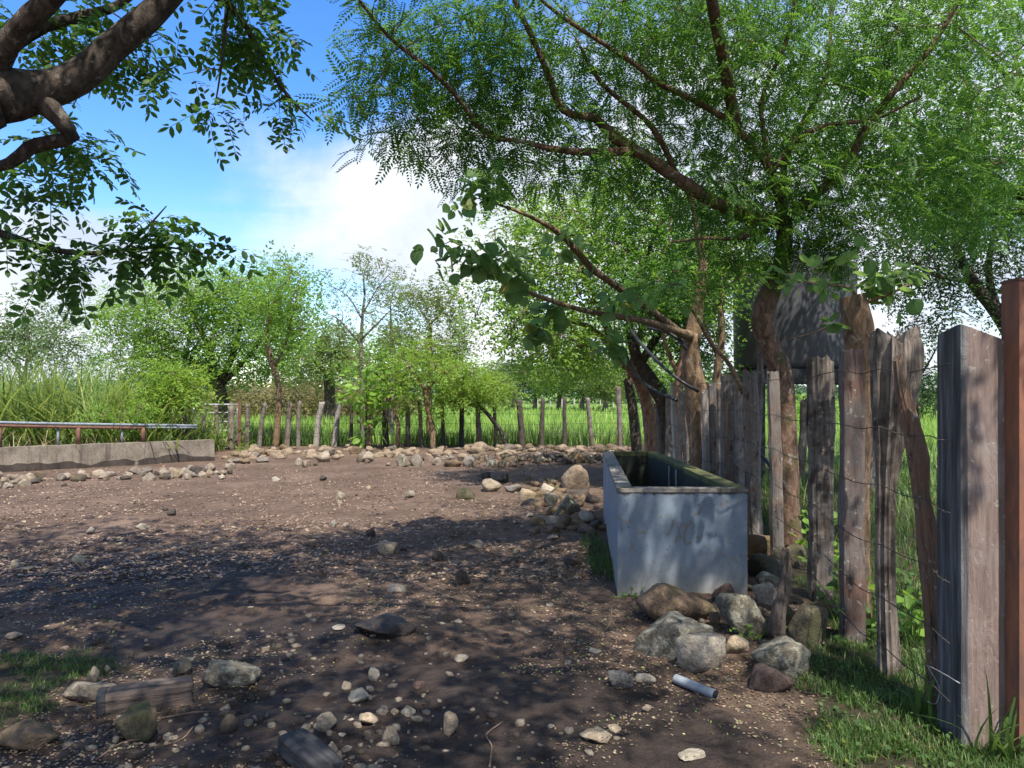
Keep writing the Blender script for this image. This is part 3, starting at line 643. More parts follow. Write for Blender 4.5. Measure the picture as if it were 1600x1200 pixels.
# ------------------------------------------------------------------ grasses
def blades(name, X, Y, H, Wd, mat, label, lean=.5, segs=3, kind='stuff', cat='grass', Z=None, g=None, hd=None):
    n = len(X); H = np.broadcast_to(np.asarray(H, float), (n,)); Wd = np.broadcast_to(np.asarray(Wd, float), (n,)); a = rg.uniform(0, 6.28, n) if hd is None else hd; ln = rg.uniform(.2, 1, n) * lean
    t = np.linspace(0, 1, segs + 1); base = np.stack([X, Y, gz(X, Y) - .01 if Z is None else Z], -1)
    fx = np.stack([np.cos(a), np.sin(a), 0 * a], -1); sx = np.stack([-np.sin(a), np.cos(a), 0 * a], -1)
    rows = []
    for ti in t:
        c = base + fx * (H * ln * ti ** 1.8)[:, None] + np.array([0, 0, 1.0]) * (H * (ti - .35 * ln * ti ** 2.2))[:, None]
        wv = (Wd * (1 - .92 * ti ** 1.5) * (.6 + .8 * min(ti * 3, .5)))[:, None] * sx * .5
        rows += [c - wv, c + wv]
    V = np.stack(rows, 1); k = 2 * (segs + 1); q = np.array([[2 * i, 2 * i + 1, 2 * i + 3, 2 * i + 2] for i in range(segs)])
    Q = (q[None] + (np.arange(n) * k)[:, None, None]).reshape(-1, 4)
    if g is not None: g.add(V.reshape(-1, 3), Q); return None
    return tag(Geo().add(V.reshape(-1, 3), Q).build(name, MAT[mat], loc=(float(X.mean()), float(Y.mean()), 0), smooth=True), label, cat, kind=kind)
def masked(X, Y, thr=.45):
    k = grass_mask(X, Y) > rg.uniform(thr, 1, len(X)); return X[k], Y[k]
X, Y = screen_pts(48000, 1120, 1640, 900, 1240, rg); X, Y = masked(X, Y)
k = (nz(np.stack([X, Y, 0 * X], -1), 1.1, 61) + rg.normal(0, .3, len(X))) > -.1; X, Y = X[k], Y[k]
blades('grass', X, Y, rg.uniform(.02, .085, len(X)), rg.uniform(.004, .009, len(X)), 'grass', 'short green grass around the feet of the near fence posts', .9)
X, Y = screen_pts(14000, -60, 210, 1005, 1240, rg); X, Y = masked(X, Y); k = (nz(np.stack([X, Y, 0 * X], -1), 1.4, 62) + rg.normal(0, .3, len(X))) > -.1; X, Y = X[k], Y[k]
blades('grass', X, Y, rg.uniform(.02, .06, len(X)), rg.uniform(.004, .009, len(X)), 'grass', 'grass patch at the near corner of the yard by the ochre rock', .9)
X, Y = screen_pts(5000, 850, 1000, 780, 960, rg); X, Y = masked(X, Y, .3)
blades('grass', X, Y, rg.uniform(.04, .14, len(X)), rg.uniform(.005, .01, len(X)), 'grass', 'thin strip of grass along the side of the trough', .8)
n = 30000; Y = 1 / rg.uniform(1 / 23, 1 / 4.4, n); X = fence_x(Y) + .1 + (3 + Y * .6) * rg.random(n)
hgt = (.08 + .30 * ss(Y, 6, 11)) * (.6 + .6 * (nz(np.stack([X, Y, 0 * X], -1), .4, 71) * .5 + .5))
blades('grass', X, Y, hgt * rg.uniform(.5, 1.3, n), .006 + .0009 * Y, 'grass', 'lush grass growing outside the near fence', .8)
n = 52000; Y = 1 / rg.uniform(1 / 95, 1 / 22.3, n); X = rg.uniform(-1, 1, n) * Y * .78
k = (X < 3.6) | (Y > 21); X, Y = X[k], Y[k]; n = len(X)
hgt = rg.uniform(.35, .8, n) * (1 - .4 * ss(Y, 45, 80)) * (.75 + .4 * nz(np.stack([X, Y, 0 * X], -1), .08, 81))
blades('field_grass', X, Y, hgt, .0016 * Y * rg.uniform(.6, 1.4, n), 'field_grass', 'tall bright green pasture beyond the fences', .6, 2)
n = 5500; Y = rg.uniform(21.7, 23.5, n); X = rg.uniform(-9, 3.6, n)
k = nz(np.stack([X, Y, 0 * X], -1), .25, 91) + rg.normal(0, .3, n) > .05; X, Y = X[k], Y[k]
blades('grass', X, Y, rg.uniform(.25, .85, len(X)), .025, 'grass', 'deep green rank grass along the foot of the far fence', .7)
# tall cane grass behind the low wall
n = 2700; X = rg.uniform(-15.5, -7.6, n); Y = rg.uniform(17.6, 21.5, n)
Hh = np.interp(X, [-15.5, -12, -10.2, -8.6, -7.6], [2.7, 3.0, 2.8, 2.0, .9]) * rg.uniform(.45, 1.1, n)
blades('tall_grass', X, Y, Hh, rg.uniform(.03, .085, n), 'cane', 'tall arching cane grass massed behind the low concrete wall', 1.05, 6)
n = 900; X = rg.uniform(-13.8, -7.8, n); Y = rg.uniform(13.6, 18.9, n); k = (Y > 13.2 + (X + 13.2) / 6.2 * 5 + .45) & (Y < 13.2 + (X + 13.2) / 6.2 * 5 + 1.6); X, Y = X[k], Y[k]; n = len(X)
blades('dry_grass', X, Y, rg.uniform(.4, 1.3, n), .028, 'dry_blade', 'straw coloured dead blades at the foot of the cane grass', 1.1, 5)

# ------------------------------------------------------------------ foliage
def frond_tpl(pairs, ll, lw, fold=.25, droop=.25):
    V = []; Q = []
    for i in range(pairs):
        y = .18 + .78 * i / max(1, pairs - 1); z0 = -droop * y * y; sc = 1 - .35 * abs(2 * (i / max(1, pairs - 1)) - .9) * .6
        for s in (-1, 1):
            b = np.array([.01 * s, y, z0]); dr = np.array([s * .86, .5, -.18]); dr /= np.linalg.norm(dr); sd = np.array([-.5 * s, .86, 0])
            k = len(V)
            V += [b, b + dr * ll * sc * .5 + sd * lw * .5 + np.array([0, 0, fold * lw]), b + dr * ll * sc, b + dr * ll * sc * .5 - sd * lw * .5 + np.array([0, 0, fold * lw])]
            Q.append([k, k + 1, k + 2, k + 3] if s > 0 else [k, k + 3, k + 2, k + 1])
    k = len(V); y = 1.0; z0 = -droop
    V += [np.array([0, y - .02, z0]), np.array([lw * .5, y + ll * .45, z0 - .02]), np.array([0, y + ll * .9, z0 - .06]), np.array([-lw * .5, y + ll * .45, z0 - .02])]; Q.append([k, k + 1, k + 2, k + 3])
    return np.array(V), np.array(Q)
def frond_oval(pairs, ll, lw, droop):
    V = []; Q = []; r_ = np.random.default_rng(9)
    def leaf(b, dr, sd):
        k = len(V); dr = dr / np.linalg.norm(dr)
        for a, w in ((0, .12), (.3, .46), (.68, .5), (1, .1)): V.extend([b + dr * ll * a + sd * lw * w + np.array([0, 0, .2 * lw * w]), b + dr * ll * a - sd * lw * w + np.array([0, 0, .2 * lw * w - .02 * a])])
        Q.extend([[k, k + 1, k + 3, k + 2], [k + 2, k + 3, k + 5, k + 4], [k + 4, k + 5, k + 7, k + 6]])
    for i in range(pairs):
        y = .15 + .8 * i / (pairs - 1); z = -droop * y * y
        for s_ in (-1, 1):
            if r_.random() < .1: continue
            b = np.array([.02 * s_, y + r_.normal(0, .02), z]); leaf(b, np.array([s_ * .9, .42 + r_.normal(0, .15), -.25 + r_.normal(0, .2)]), np.array([-.42 * s_, .9, 0]) * r_.uniform(.8, 1.1))
    leaf(np.array([0, 1.0, -droop]), np.array([0, 1, -.3]), np.array([1., 0, 0]))
    k = len(V)      # the stalk
    for t in (0, .5, 1): V.extend([np.array([-.008, t, -droop * t * t]), np.array([.008, t, -droop * t * t])])
    Q.extend([[k, k + 1, k + 3, k + 2], [k + 2, k + 3, k + 5, k + 4]])
    return np.array(V), np.array(Q)
FR_FINE = frond_tpl(9, .20, .075); FR_LEFT = frond_oval(6, .25, .125, .3); FR_FAR = frond_tpl(3, .36, .17)
def oval_tpl():     # one broad leaf in six quads, slightly cupped
    V = []; Q = []
    w = [.08, .40, .50, .50, .42, .25, .02]
    for i, ww in enumerate(w):
        y = i / 6; V += [[-ww, y, .07 - .12 * y], [0, y, -.02 - .15 * y * y], [ww, y, .07 - .12 * y]]
    for i in range(6):
        a = 3 * i; Q += [[a, a + 1, a + 4, a + 3], [a + 1, a + 2, a + 5, a + 4]]
    return np.array(V, float), np.array(Q)
OVAL = oval_tpl()
def rand_dirs(n, rg_):
    v = rg_.normal(size=(n, 3)); return v / np.linalg.norm(v, axis=1)[:, None]

def make_tree(name, label, cat, base, limbs, blobs, tpl, fsize, leafm, barkm, seed, group=None, per=26, spread=.34, twigr=.010, droop=.25, upb=1.0, seg=9, ridge=.12, crown_name='crown', limb_names=None, twigs=True):
    """limbs: list of (points, radii) in world space, the first is the trunk. blobs: (centre, radii, number of sprays)."""
    r_ = np.random.default_rng(seed); root = empty(name, base, label, cat, group)
    nodes = []
    gt = Geo(); gb = Geo(); gtw = Geo()
    for i, (pts, rad) in enumerate(limbs):
        P, R = tube(gt if i == 0 else gb, pts, rad, seg if i == 0 else max(5, seg - 2), .12 if seg > 8 else .3, ridge if i == 0 else ridge * .7, 3, seed + i)
        nodes.append(P[len(P) // (4 if i else 2):])
    nodes = np.concatenate(nodes); fp = []; fd = []
    for c, rad, cnt in blobs:
        c = np.array(c); rad = np.array(rad); ncl = max(1, int(cnt / per)); used = 0
        D = rand_dirs(ncl, r_) * (r_.random(ncl) ** .45)[:, None]; cl = c + D * rad
        near = np.linalg.norm(cl[:, None, :] - nodes[None, ::3, :], axis=2).min(1); cl = cl[np.argsort(near)]
        sg = spread * rad.min() * .9
        for p in cl:
            if twigs:
                dd = np.linalg.norm(nodes - p, axis=1); j = dd.argmin(); q = nodes[j]; L_ = dd[j]
                if L_ > .12:
                    m1 = q + (p - q) * .4 + rand_dirs(1, r_)[0] * L_ * .13 + np.array([0, 0, L_ * .06]); rr0 = min(twigr * (1 + .6 * L_), .04)
                    P, R = tube(gtw, [q, m1, p], [rr0, rr0 * .7, rr0 * .3], 4, max(.12, L_ / 6), 0, cap=False); nodes = np.concatenate([nodes, P[1:]])
            k = per; off = r_.normal(size=(k, 3)) * sg; off[:, 2] *= .7
            fp.append(p + off); fd.append(off / (np.linalg.norm(off, axis=1)[:, None] + 1e-6) + r_.normal(size=(k, 3)) * .5 + np.array([0, 0, -droop]))
    fp = np.concatenate(fp); fd = np.concatenate(fd); n = len(fp)
    up = np.stack([r_.normal(0, .55, n), r_.normal(0, .55, n), np.full(n, upb)], -1)
    V, Q, _ = inst(tpl[0], tpl[1], None, fp, frame(fd, up), fsize * r_.uniform(.5, 1.25, n))
    gt.build('trunk', MAT[barkm], root)
    if gb.n: gb.build('limbs', MAT[barkm], root)
    gc = Geo().add(V, Q); nl = len(Q)
    if gtw.n: gc.add(gtw.verts(), np.concatenate(gtw.q))
    o = gc.build(crown_name, MAT[leafm], root, smooth=False); o.data.materials.append(MAT['twig'])
    o.data.polygons.foreach_set('material_index', (np.arange(len(o.data.polygons)) >= nl).astype(np.int32))
    return root
def L_(pts, rad): return ([W(*p) for p in pts], [r for r in rad])
def B_(x, y, d, rx, ry, rd, n): return (W(x, y, d), (rx / FOC * d, rd, ry / FOC * d), n)

# big tree whose limbs enter at the top of the picture beside the camera
left_limbs = [
 ([(-4.9, 2.7, 0), (-4.6, 2.9, 1.3), tuple(W(-330, 330, 3.4)), tuple(W(-150, 200, 3.7)), tuple(W(-20, 152, 3.9))], [.30, .26, .21, .17, .15]),
 L_([(-20, 152, 3.9), (60, 142, 4.0), (120, 118, 4.05), (175, 75, 4.1), (230, 30, 4.1), (290, -40, 4.1), (380, -170, 4.0), (520, -330, 3.8)], [.15, .11, .085, .075, .07, .065, .05, .025]),
 L_([(-40, 130, 3.9), (10, 70, 3.8), (50, 25, 3.7), (95, -20, 3.6), (160, -150, 3.3)], [.10, .058, .05, .046, .03]),
 L_([(-30, 110, 4.3), (20, 72, 4.4), (70, 42, 4.5), (130, 25, 4.6), (190, 5, 4.7), (260, -60, 4.8)], [.06, .04, .034, .03, .025, .015]),
 L_([(70, 160, 4.0), (95, 188, 4.0), (112, 215, 4.05), (80, 222, 4.1), (45, 232, 4.1), (15, 255, 4.1), (-60, 275, 4.1)], [.06, .045, .04, .037, .035, .03, .02]),
 L_([(-100, 350, 4.3), (0, 364, 4.3), (60, 385, 4.35), (130, 396, 4.4), (200, 390, 4.4), (260, 386, 4.5), (320, 396, 4.5)], [.03, .022, .018, .015, .011, .007, .003]),
 L_([(195, 392, 4.4), (235, 350, 4.4), (260, 322, 4.45)], [.009, .006, .003]),
 L_([(380, -170, 4.0), (362, -60, 4.4), (352, 40, 4.55), (345, 110, 4.6), (336, 165, 4.6)], [.03, .016, .010, .007, .004]),
 L_([(290, -40, 4.1), (370, 20, 4.6), (410, 90, 4.9), (450, 150, 5.0), (490, 190, 5.1)], [.04, .022, .016, .010, .004]),
 L_([(-30, 120, 3.9), (-200, -200, 3.4), (-300, -500, 2.9), (-200, -900, 2.6)], [.15, .12, .09, .05]),
 ([tuple(W(380, -170, 4.0)), (-1.1, 3.2, 4.9), (.2, 2.8, 5.5), (1.2, 2.6, 5.8)], [.06, .05, .035, .02]),
 ([tuple(W(-30, 120, 3.9)), (-3.4, 3.2, 4.6), (-4.0, 4.2, 5.8), (-4.6, 4.8, 6.3)], [.11, .09, .06, .03]),
]
left_blobs = [B_(60, 50, 4.6, 150, 70, .5, 200), B_(230, 60, 4.8, 110, 45, .45, 130), B_(390, 45, 4.9, 85, 45, .4, 160), B_(330, 20, 4.6, 140, 35, .4, 110),
 B_(440, 130, 5.0, 75, 60, .3, 100), B_(475, 190, 5.1, 40, 35, .2, 40), B_(335, 185, 4.6, 42, 40, .2, 30), B_(285, 130, 4.7, 60, 40, .3, 45), B_(205, 110, 4.6, 40, 50, .3, 40),
 B_(60, 215, 4.4, 100, 60, .4, 130), B_(30, 290, 4.5, 100, 60, .3, 100), B_(120, 250, 4.4, 45, 55, .25, 50), B_(60, 390, 4.35, 120, 30, .25, 90), B_(185, 400, 4.4, 70, 18, .2, 40), B_(250, 345, 4.45, 40, 40, .2, 40), B_(290, 385, 4.5, 40, 20, .15, 22), B_(60, 420, 4.4, 45, 14, .15, 16),
 ]
left_blobs += [B_(245, 345, 4.45, 30, 34, .15, 60), B_(285, 380, 4.5, 40, 16, .12, 45), B_(180, 395, 4.4, 60, 16, .15, 36), B_(70, 385, 4.35, 90, 24, .2, 45)]
left_blobs = [(c, (r[0] * .9, r[1], r[2] * .88), max(8, int(n * (.32 if c[0] < -.9 else .5)))) for c, r, n in left_blobs]
left_over = [((-4.2, 4.6, 6.0), (2.4, 1.6, .9), 1000), ((-1.8, 4.2, 5.9), (2.2, 1.5, .9), 1000), ((.6, 3.6, 5.9), (1.8, 1.6, .8), 750), ((-3.2, 2.2, 5.2), (2.2, 1.4, .9), 1000), ((-.4, 1.4, 5.2), (2.0, 1.4, .8), 900), ((1.8, 2.0, 5.4), (1.4, 1.4, .8), 450), ((-6.2, 4.6, 5.6), (1.6, 1.4, .9), 450), ((-1.5, -.2, 5.0), (2.6, 1.3, .9), 700)]
make_tree('shade_tree', 'big dark barked tree with thick mossy limbs reaching in over the yard', 'tree', (-4.9, 2.7, 0), left_limbs, left_blobs + left_over, FR_LEFT, .24, 'leaf_left', 'bark_left', 21, per=9, spread=.34, twigr=.005, droop=.5, seg=14, ridge=.16)

# crooked tree standing in the near fence
right_limbs = [
 L_([(1234, 872, 7.5), (1232, 800, 7.5), (1230, 700, 7.5), (1226, 600, 7.5), (1208, 555, 7.5), (1192, 510, 7.45), (1200, 465, 7.4), (1218, 425, 7.4), (1226, 385, 7.4), (1224, 340, 7.3)], [.14, .105, .10, .095, .105, .105, .10, .085, .078, .075]),
 L_([(1224, 345, 7.3), (1170, 338, 7.1), (1110, 312, 6.9), (1060, 280, 6.7), (1010, 245, 6.6), (960, 215, 6.5), (930, 185, 6.4), (880, 172, 6.3), (850, 100, 6.1), (825, 45, 6.0), (790, -30, 5.9)], [.07, .066, .06, .055, .05, .043, .036, .03, .025, .02, .013]),
 L_([(985, 236, 6.55), (920, 238, 6.4), (860, 232, 6.3), (810, 220, 6.2), (755, 214, 6.1)], [.04, .03, .025, .018, .008]),
 L_([(1224, 345, 7.3), (1205, 270, 7.0), (1150, 200, 6.7), (1090, 160, 6.5), (1030, 130, 6.3), (985, 95, 6.2), (930, 60, 6.0), (870, 20, 5.9), (800, -40, 5.7)], [.05, .036, .03, .027, .024, .021, .018, .014, .008]),
 L_([(1224, 345, 7.3), (1265, 310, 7.2), (1320, 265, 7.0), (1350, 205, 6.9), (1395, 145, 6.8), (1450, 80, 6.7), (1500, 0, 6.6), (1560, -100, 6.4)], [.06, .05, .042, .036, .03, .024, .018, .01]),
 L_([(1205, 270, 7.0), (1250, 215, 6.9), (1300, 195, 6.8), (1370, 185, 6.7), (1440, 150, 6.5)], [.03, .024, .02, .016, .008]),
 L_([(1205, 270, 7.0), (1190, 160, 6.8), (1230, 60, 6.6), (1240, -40, 6.5), (1200, -200, 6.3)], [.024, .02, .016, .012, .008]),
 L_([(1224, 340, 7.3), (1230, 240, 7.4), (1290, 120, 7.5), (1300, 0, 7.6), (1320, -150, 7.6)], [.04, .03, .022, .016, .01]),
 L_([(790, 218, 6.2), (755, 205, 6.1), (725, 165, 6.0), (690, 125, 5.9), (655, 95, 5.8), (610, 60, 5.7), (565, 5, 5.6), (510, -80, 5.5)], [.02, .022, .02, .018, .016, .014, .011, .005]),
 L_([(1200, 360, 7.2), (1150, 372, 7.0), (1100, 372, 6.8), (1050, 378, 6.6)], [.025, .02, .014, .007]),
 L_([(1060, 280, 6.7), (1020, 200, 6.6), (940, 130, 6.4), (900, 60, 6.3)], [.028, .024, .018, .01]),
 ([tuple(W(1150, 200, 6.7)), (1.3, 5.4, 4.9), (.9, 4.2, 5.3), (.8, 3.2, 5.5)], [.05, .04, .03, .015]),
]
right_blobs = [B_(610, 110, 5.7, 60, 80, .4, 150), B_(680, 50, 5.8, 110, 70, .5, 240), B_(640, 190, 5.8, 65, 60, .35, 110), B_(545, 160, 5.7, 35, 35, .25, 32), B_(690, 240, 5.9, 80, 45, .35, 110), B_(610, 20, 5.6, 50, 40, .3, 50), B_(1250, 60, 6.8, 300, 130, 1.1, 1500), B_(1000, 70, 6.3, 230, 110, .8, 900), B_(800, 60, 6.0, 150, 90, .6, 420), B_(1450, 120, 6.8, 220, 160, 1.0, 900),
 B_(1150, 230, 6.9, 230, 90, .8, 800), B_(950, 210, 6.4, 190, 80, .6, 420), B_(780, 190, 6.1, 110, 80, .45, 330), B_(720, 130, 5.9, 90, 70, .4, 150), B_(1350, 290, 7.0, 200, 90, .8, 600), B_(1180, 315, 7.1, 170, 60, .6, 420), B_(1100, 355, 6.9, 130, 40, .5, 150), B_(1010, 305, 6.8, 110, 40, .5, 120),
 B_(860, 270, 6.3, 90, 45, .4, 120), B_(1500, 280, 7.0, 130, 100, .8, 330), B_(1300, 365, 7.2, 110, 38, .4, 160), B_(1240, 402, 7.2, 115, 22, .3, 190), B_(1180, 415, 7.1, 45, 25, .3, 60), B_(1310, 415, 7.4, 60, 22, .3, 80), B_(1560, 330, 6.6, 70, 60, .5, 120), B_(1110, 460, 7.0, 40, 24, .25, 36), B_(1060, 440, 7.0, 90, 35, .3, 80),
 ((2.2, 6.6, 5.6), (3.0, 1.8, .9), 700), ((1.0, 4.4, 5.5), (1.7, 1.4, .6), 260), ((4.4, 6.2, 5.2), (1.6, 1.6, 1.2), 400), ((2.2, 3.5, 5.5), (1.6, 1.2, .6), 1300), ((3.6, 2.4, 5.4), (1.6, 1.2, .7), 200)]
right_blobs = [(c + (c - np.array([0, 0, CAMZ])) / c[1] * (.3 if c[1] < 7.1 and n > 100 else 0), r, int(n * 1.28)) for c, r, n in right_blobs]
make_tree('crooked_tree', 'crooked tree with lichened trunk and feathery leaves rising through the near fence', 'tree', W(1234, 872, 7.5) * np.array([1, 1, 0]), right_limbs, right_blobs, FR_FINE, .215, 'leaf_right', 'bark_right', 31, per=18, spread=.36, twigr=.006, droop=.08, seg=14, ridge=.14)

# broad leaved tree on the fence with round leaves
br_limbs = [
 L_([(1098, 760, 10.2), (1092, 690, 10.2), (1088, 620, 10.2), (1082, 560, 10.2), (1080, 520, 10.1)], [.17, .14, .13, .125, .08]),
 L_([(1080, 525, 10.1), (1050, 515, 9.6), (1000, 500, 9.0), (950, 492, 8.6), (900, 482, 8.3), (840, 462, 8.0), (790, 440, 7.8), (745, 405, 7.6)], [.06, .05, .04, .034, .028, .022, .015, .006]),
 L_([(1060, 518, 9.8), (1010, 480, 9.0), (960, 445, 8.4), (925, 420, 8.2), (895, 385, 8.0), (865, 358, 7.9), (820, 335, 7.8), (758, 312, 7.7)], [.05, .042, .036, .034, .03, .026, .018, .007]),
 L_([(1082, 535, 10.15), (1090, 480, 10.1), (1098, 420, 10.0), (1088, 350, 9.9), (1075, 290, 9.8)], [.11, .085, .06, .04, .015]),
 L_([(1162, 615, 8.9), (1140, 570, 8.9), (1118, 545, 8.9), (1102, 520, 8.9), (1085, 490, 8.9), (1070, 470, 8.8)], [.032, .03, .026, .022, .016, .008]),
]
br_blobs = [B_(730, 400, 7.6, 48, 40, .35, 62), B_(800, 425, 7.8, 60, 32, .35, 40), B_(770, 300, 7.7, 60, 25, .3, 45), B_(700, 300, 7.6, 35, 22, .2, 18), B_(920, 385, 8.0, 50, 30, .3, 24), B_(850, 500, 8.1, 50, 28, .3, 26), B_(830, 530, 8.1, 36, 24, .25, 20), B_(960, 480, 8.6, 70, 35, .4, 30), B_(950, 540, 8.8, 40, 25, .3, 25), B_(1030, 470, 9.0, 60, 35, .4, 24)]
br_blobs = [(c, r, int(n * 1.3)) for c, r, n in br_blobs]
make_tree('broadleaf_tree', 'fence tree with big round leaves on two long bare boughs', 'tree', W(1098, 760, 10.2) * np.array([1, 1, 0]), br_limbs, br_blobs, OVAL, .15, 'leaf_round', 'bark_tan', 41, per=12, spread=.42, twigr=.006, droop=.35, upb=.8, seg=12, ridge=.22)

# pollard behind the red post with fresh round leaves
pol = [L_([(1338, 985, 5.35), (1338, 800, 5.35), (1340, 640, 5.35), (1345, 560, 5.35), (1342, 510, 5.35), (1332, 462, 5.35)], [.085, .085, .085, .09, .105, .095]),
 L_([(1340, 475, 5.35), (1330, 450, 5.3), (1290, 445, 5.25), (1260, 440, 5.2)], [.014, .01, .008, .004]), L_([(1340, 475, 5.35), (1375, 465, 5.3), (1410, 450, 5.3), (1430, 440, 5.3)], [.014, .01, .008, .004]),
 L_([(1232, 530, 5.3), (1270, 520, 5.3), (1310, 505, 5.33)], [.004, .005, .006])]
make_tree('pollard_trunk', 'cut back bark covered trunk sprouting round leaves right behind the red post', 'tree', W(1338, 985, 5.35) * np.array([1, 1, 0]), pol, [B_(1270, 435, 5.2, 55, 25, .15, 34), B_(1400, 455, 5.3, 50, 30, .15, 36), B_(1360, 425, 5.3, 50, 25, .15, 24), B_(1305, 505, 5.25, 14, 20, .05, 7), B_(1420, 430, 5.4, 30, 20, .15, 14)], OVAL, .10, 'leaf_round', 'bark_tan', 51, per=7, spread=.5, twigr=.003, seg=14, ridge=.2)

def px_tree(name, label, trunk, limbs, blobs, leafm, barkm, seed, fsize, cat='tree', group='trees and shrubs beyond the yard', tpl=FR_FAR, per=22, spread=.4, **kw):
    fsize *= .74; blobs = [(*q[:6], int(q[6] * 1.7)) for q in blobs] if tpl is FR_FAR else blobs
    b = W(*trunk[0][0]); b[2] = 0; pts = [W(*p) for p in trunk[0]]; pts[0][2] = min(pts[0][2], 0.0)
    lim = [(pts, trunk[1])] + [L_(*l) for l in limbs]
    return make_tree(name, label, cat, b, lim, [B_(*x) for x in blobs], tpl, fsize, leafm, barkm, seed, group, per, spread, seg=7, ridge=.1, twigr=.012, **kw)
# leaning, peeling trunks further up the near fence
px_tree('leaning_tree', 'leaning tree with peeling pinkish trunk at the far end of the near fence', ([(1022, 690, 14.5), (1012, 640, 14.5), (1000, 600, 14.4), (985, 575, 14.2), (958, 545, 14.0)], [.14, .12, .11, .10, .07]),
 [([(958, 545, 14.0), (920, 510, 13.6), (870, 500, 13.2), (800, 490, 13)], [.06, .045, .03, .012]), ([(985, 575, 14.2), (1000, 520, 14.2), (1010, 440, 14), (980, 360, 13.8)], [.07, .06, .05, .02]), ([(958, 545, 14), (930, 470, 13.6), (900, 400, 13.4), (850, 330, 13)], [.05, .04, .03, .012])],
 [(860, 340, 13, 120, 50, 1.2, 330), (960, 340, 13.5, 120, 70, 1.5, 420), (830, 430, 13, 100, 60, 1.2, 300), (930, 430, 13.5, 120, 70, 1.5, 460), (820, 500, 13, 90, 45, 1.0, 260), (900, 540, 13.3, 100, 40, 1.0, 300), (1040, 410, 14, 110, 90, 1.5, 460), (1040, 500, 14.5, 90, 50, 1.2, 260), (950, 260, 13.5, 100, 50, 1, 200)], 'leaf_far', 'bark_pink', 61, .34, per=14)
px_tree('leaning_tree', 'dark double stemmed tree behind the hoses with lichen on its trunk', ([(1048, 700, 13.2), (1042, 650, 13.2), (1026, 610, 13.1), (1000, 570, 13.0), (985, 530, 12.9)], [.17, .15, .13, .11, .08]),
 [([(985, 530, 12.9), (985, 470, 12.8), (1010, 400, 12.7), (1040, 330, 12.5)], [.07, .06, .045, .02]), ([(1000, 570, 13), (1040, 500, 12.8), (1070, 440, 12.6), (1120, 360, 12.5)], [.08, .06, .045, .02])],
 [(1060, 420, 12.5, 80, 80, 1.2, 340), (1090, 330, 12.5, 120, 50, 1.2, 330), (1020, 460, 12.6, 80, 60, 1.0, 260), (1080, 500, 12.6, 50, 50, .8, 200), (1085, 560, 12.8, 60, 35, .8, 150)], 'leaf_right', 'bark_dark', 62, .32, per=14)
px_tree('leaning_tree', 'slim dark stemmed tree just outside the far fence corner', ([(996, 700, 17), (990, 650, 17), (982, 600, 17), (975, 560, 17)], [.13, .11, .10, .08]), [([(975, 560, 17), (940, 520, 17), (890, 520, 17)], [.06, .05, .02])],
 [(900, 520, 17, 100, 40, 1.3, 260), (960, 560, 17, 70, 35, 1.3, 200), (1010, 560, 17.5, 60, 40, 1.3, 180), (860, 580, 17.5, 70, 22, 1, 130)], 'leaf_far', 'bark_dark', 63, .36, per=14)
px_tree('leaning_tree', 'slender brown tree rising between the close set posts and the broad leaved trunk', ([(1072, 745, 12.2), (1066, 660, 12.2), (1060, 600, 12.2), (1070, 545, 12.1), (1082, 480, 12.0), (1104, 410, 11.9)], [.09, .075, .07, .06, .05, .025]), [([(1062, 590, 12.2), (1040, 540, 12.1), (1030, 480, 12)], [.045, .035, .015])],
 [(1100, 400, 11.9, 60, 40, .8, 130), (1030, 470, 12, 50, 35, .8, 90)], 'leaf_right', 'bark_pink', 67, .32, per=14)
px_tree('leaning_tree', 'slender grey tree standing behind the touching plank pair', ([(1134, 760, 11), (1130, 660, 11), (1120, 590, 11), (1128, 530, 10.9), (1126, 470, 10.8), (1140, 400, 10.7)], [.07, .06, .055, .05, .04, .02]), [([(1124, 560, 11), (1105, 520, 10.9), (1095, 470, 10.8)], [.035, .025, .012])],
 [(1130, 400, 10.7, 55, 36, .7, 110), (1095, 460, 10.8, 36, 30, .6, 60)], 'leaf_far', 'bark_tan', 68, .3, per=14)
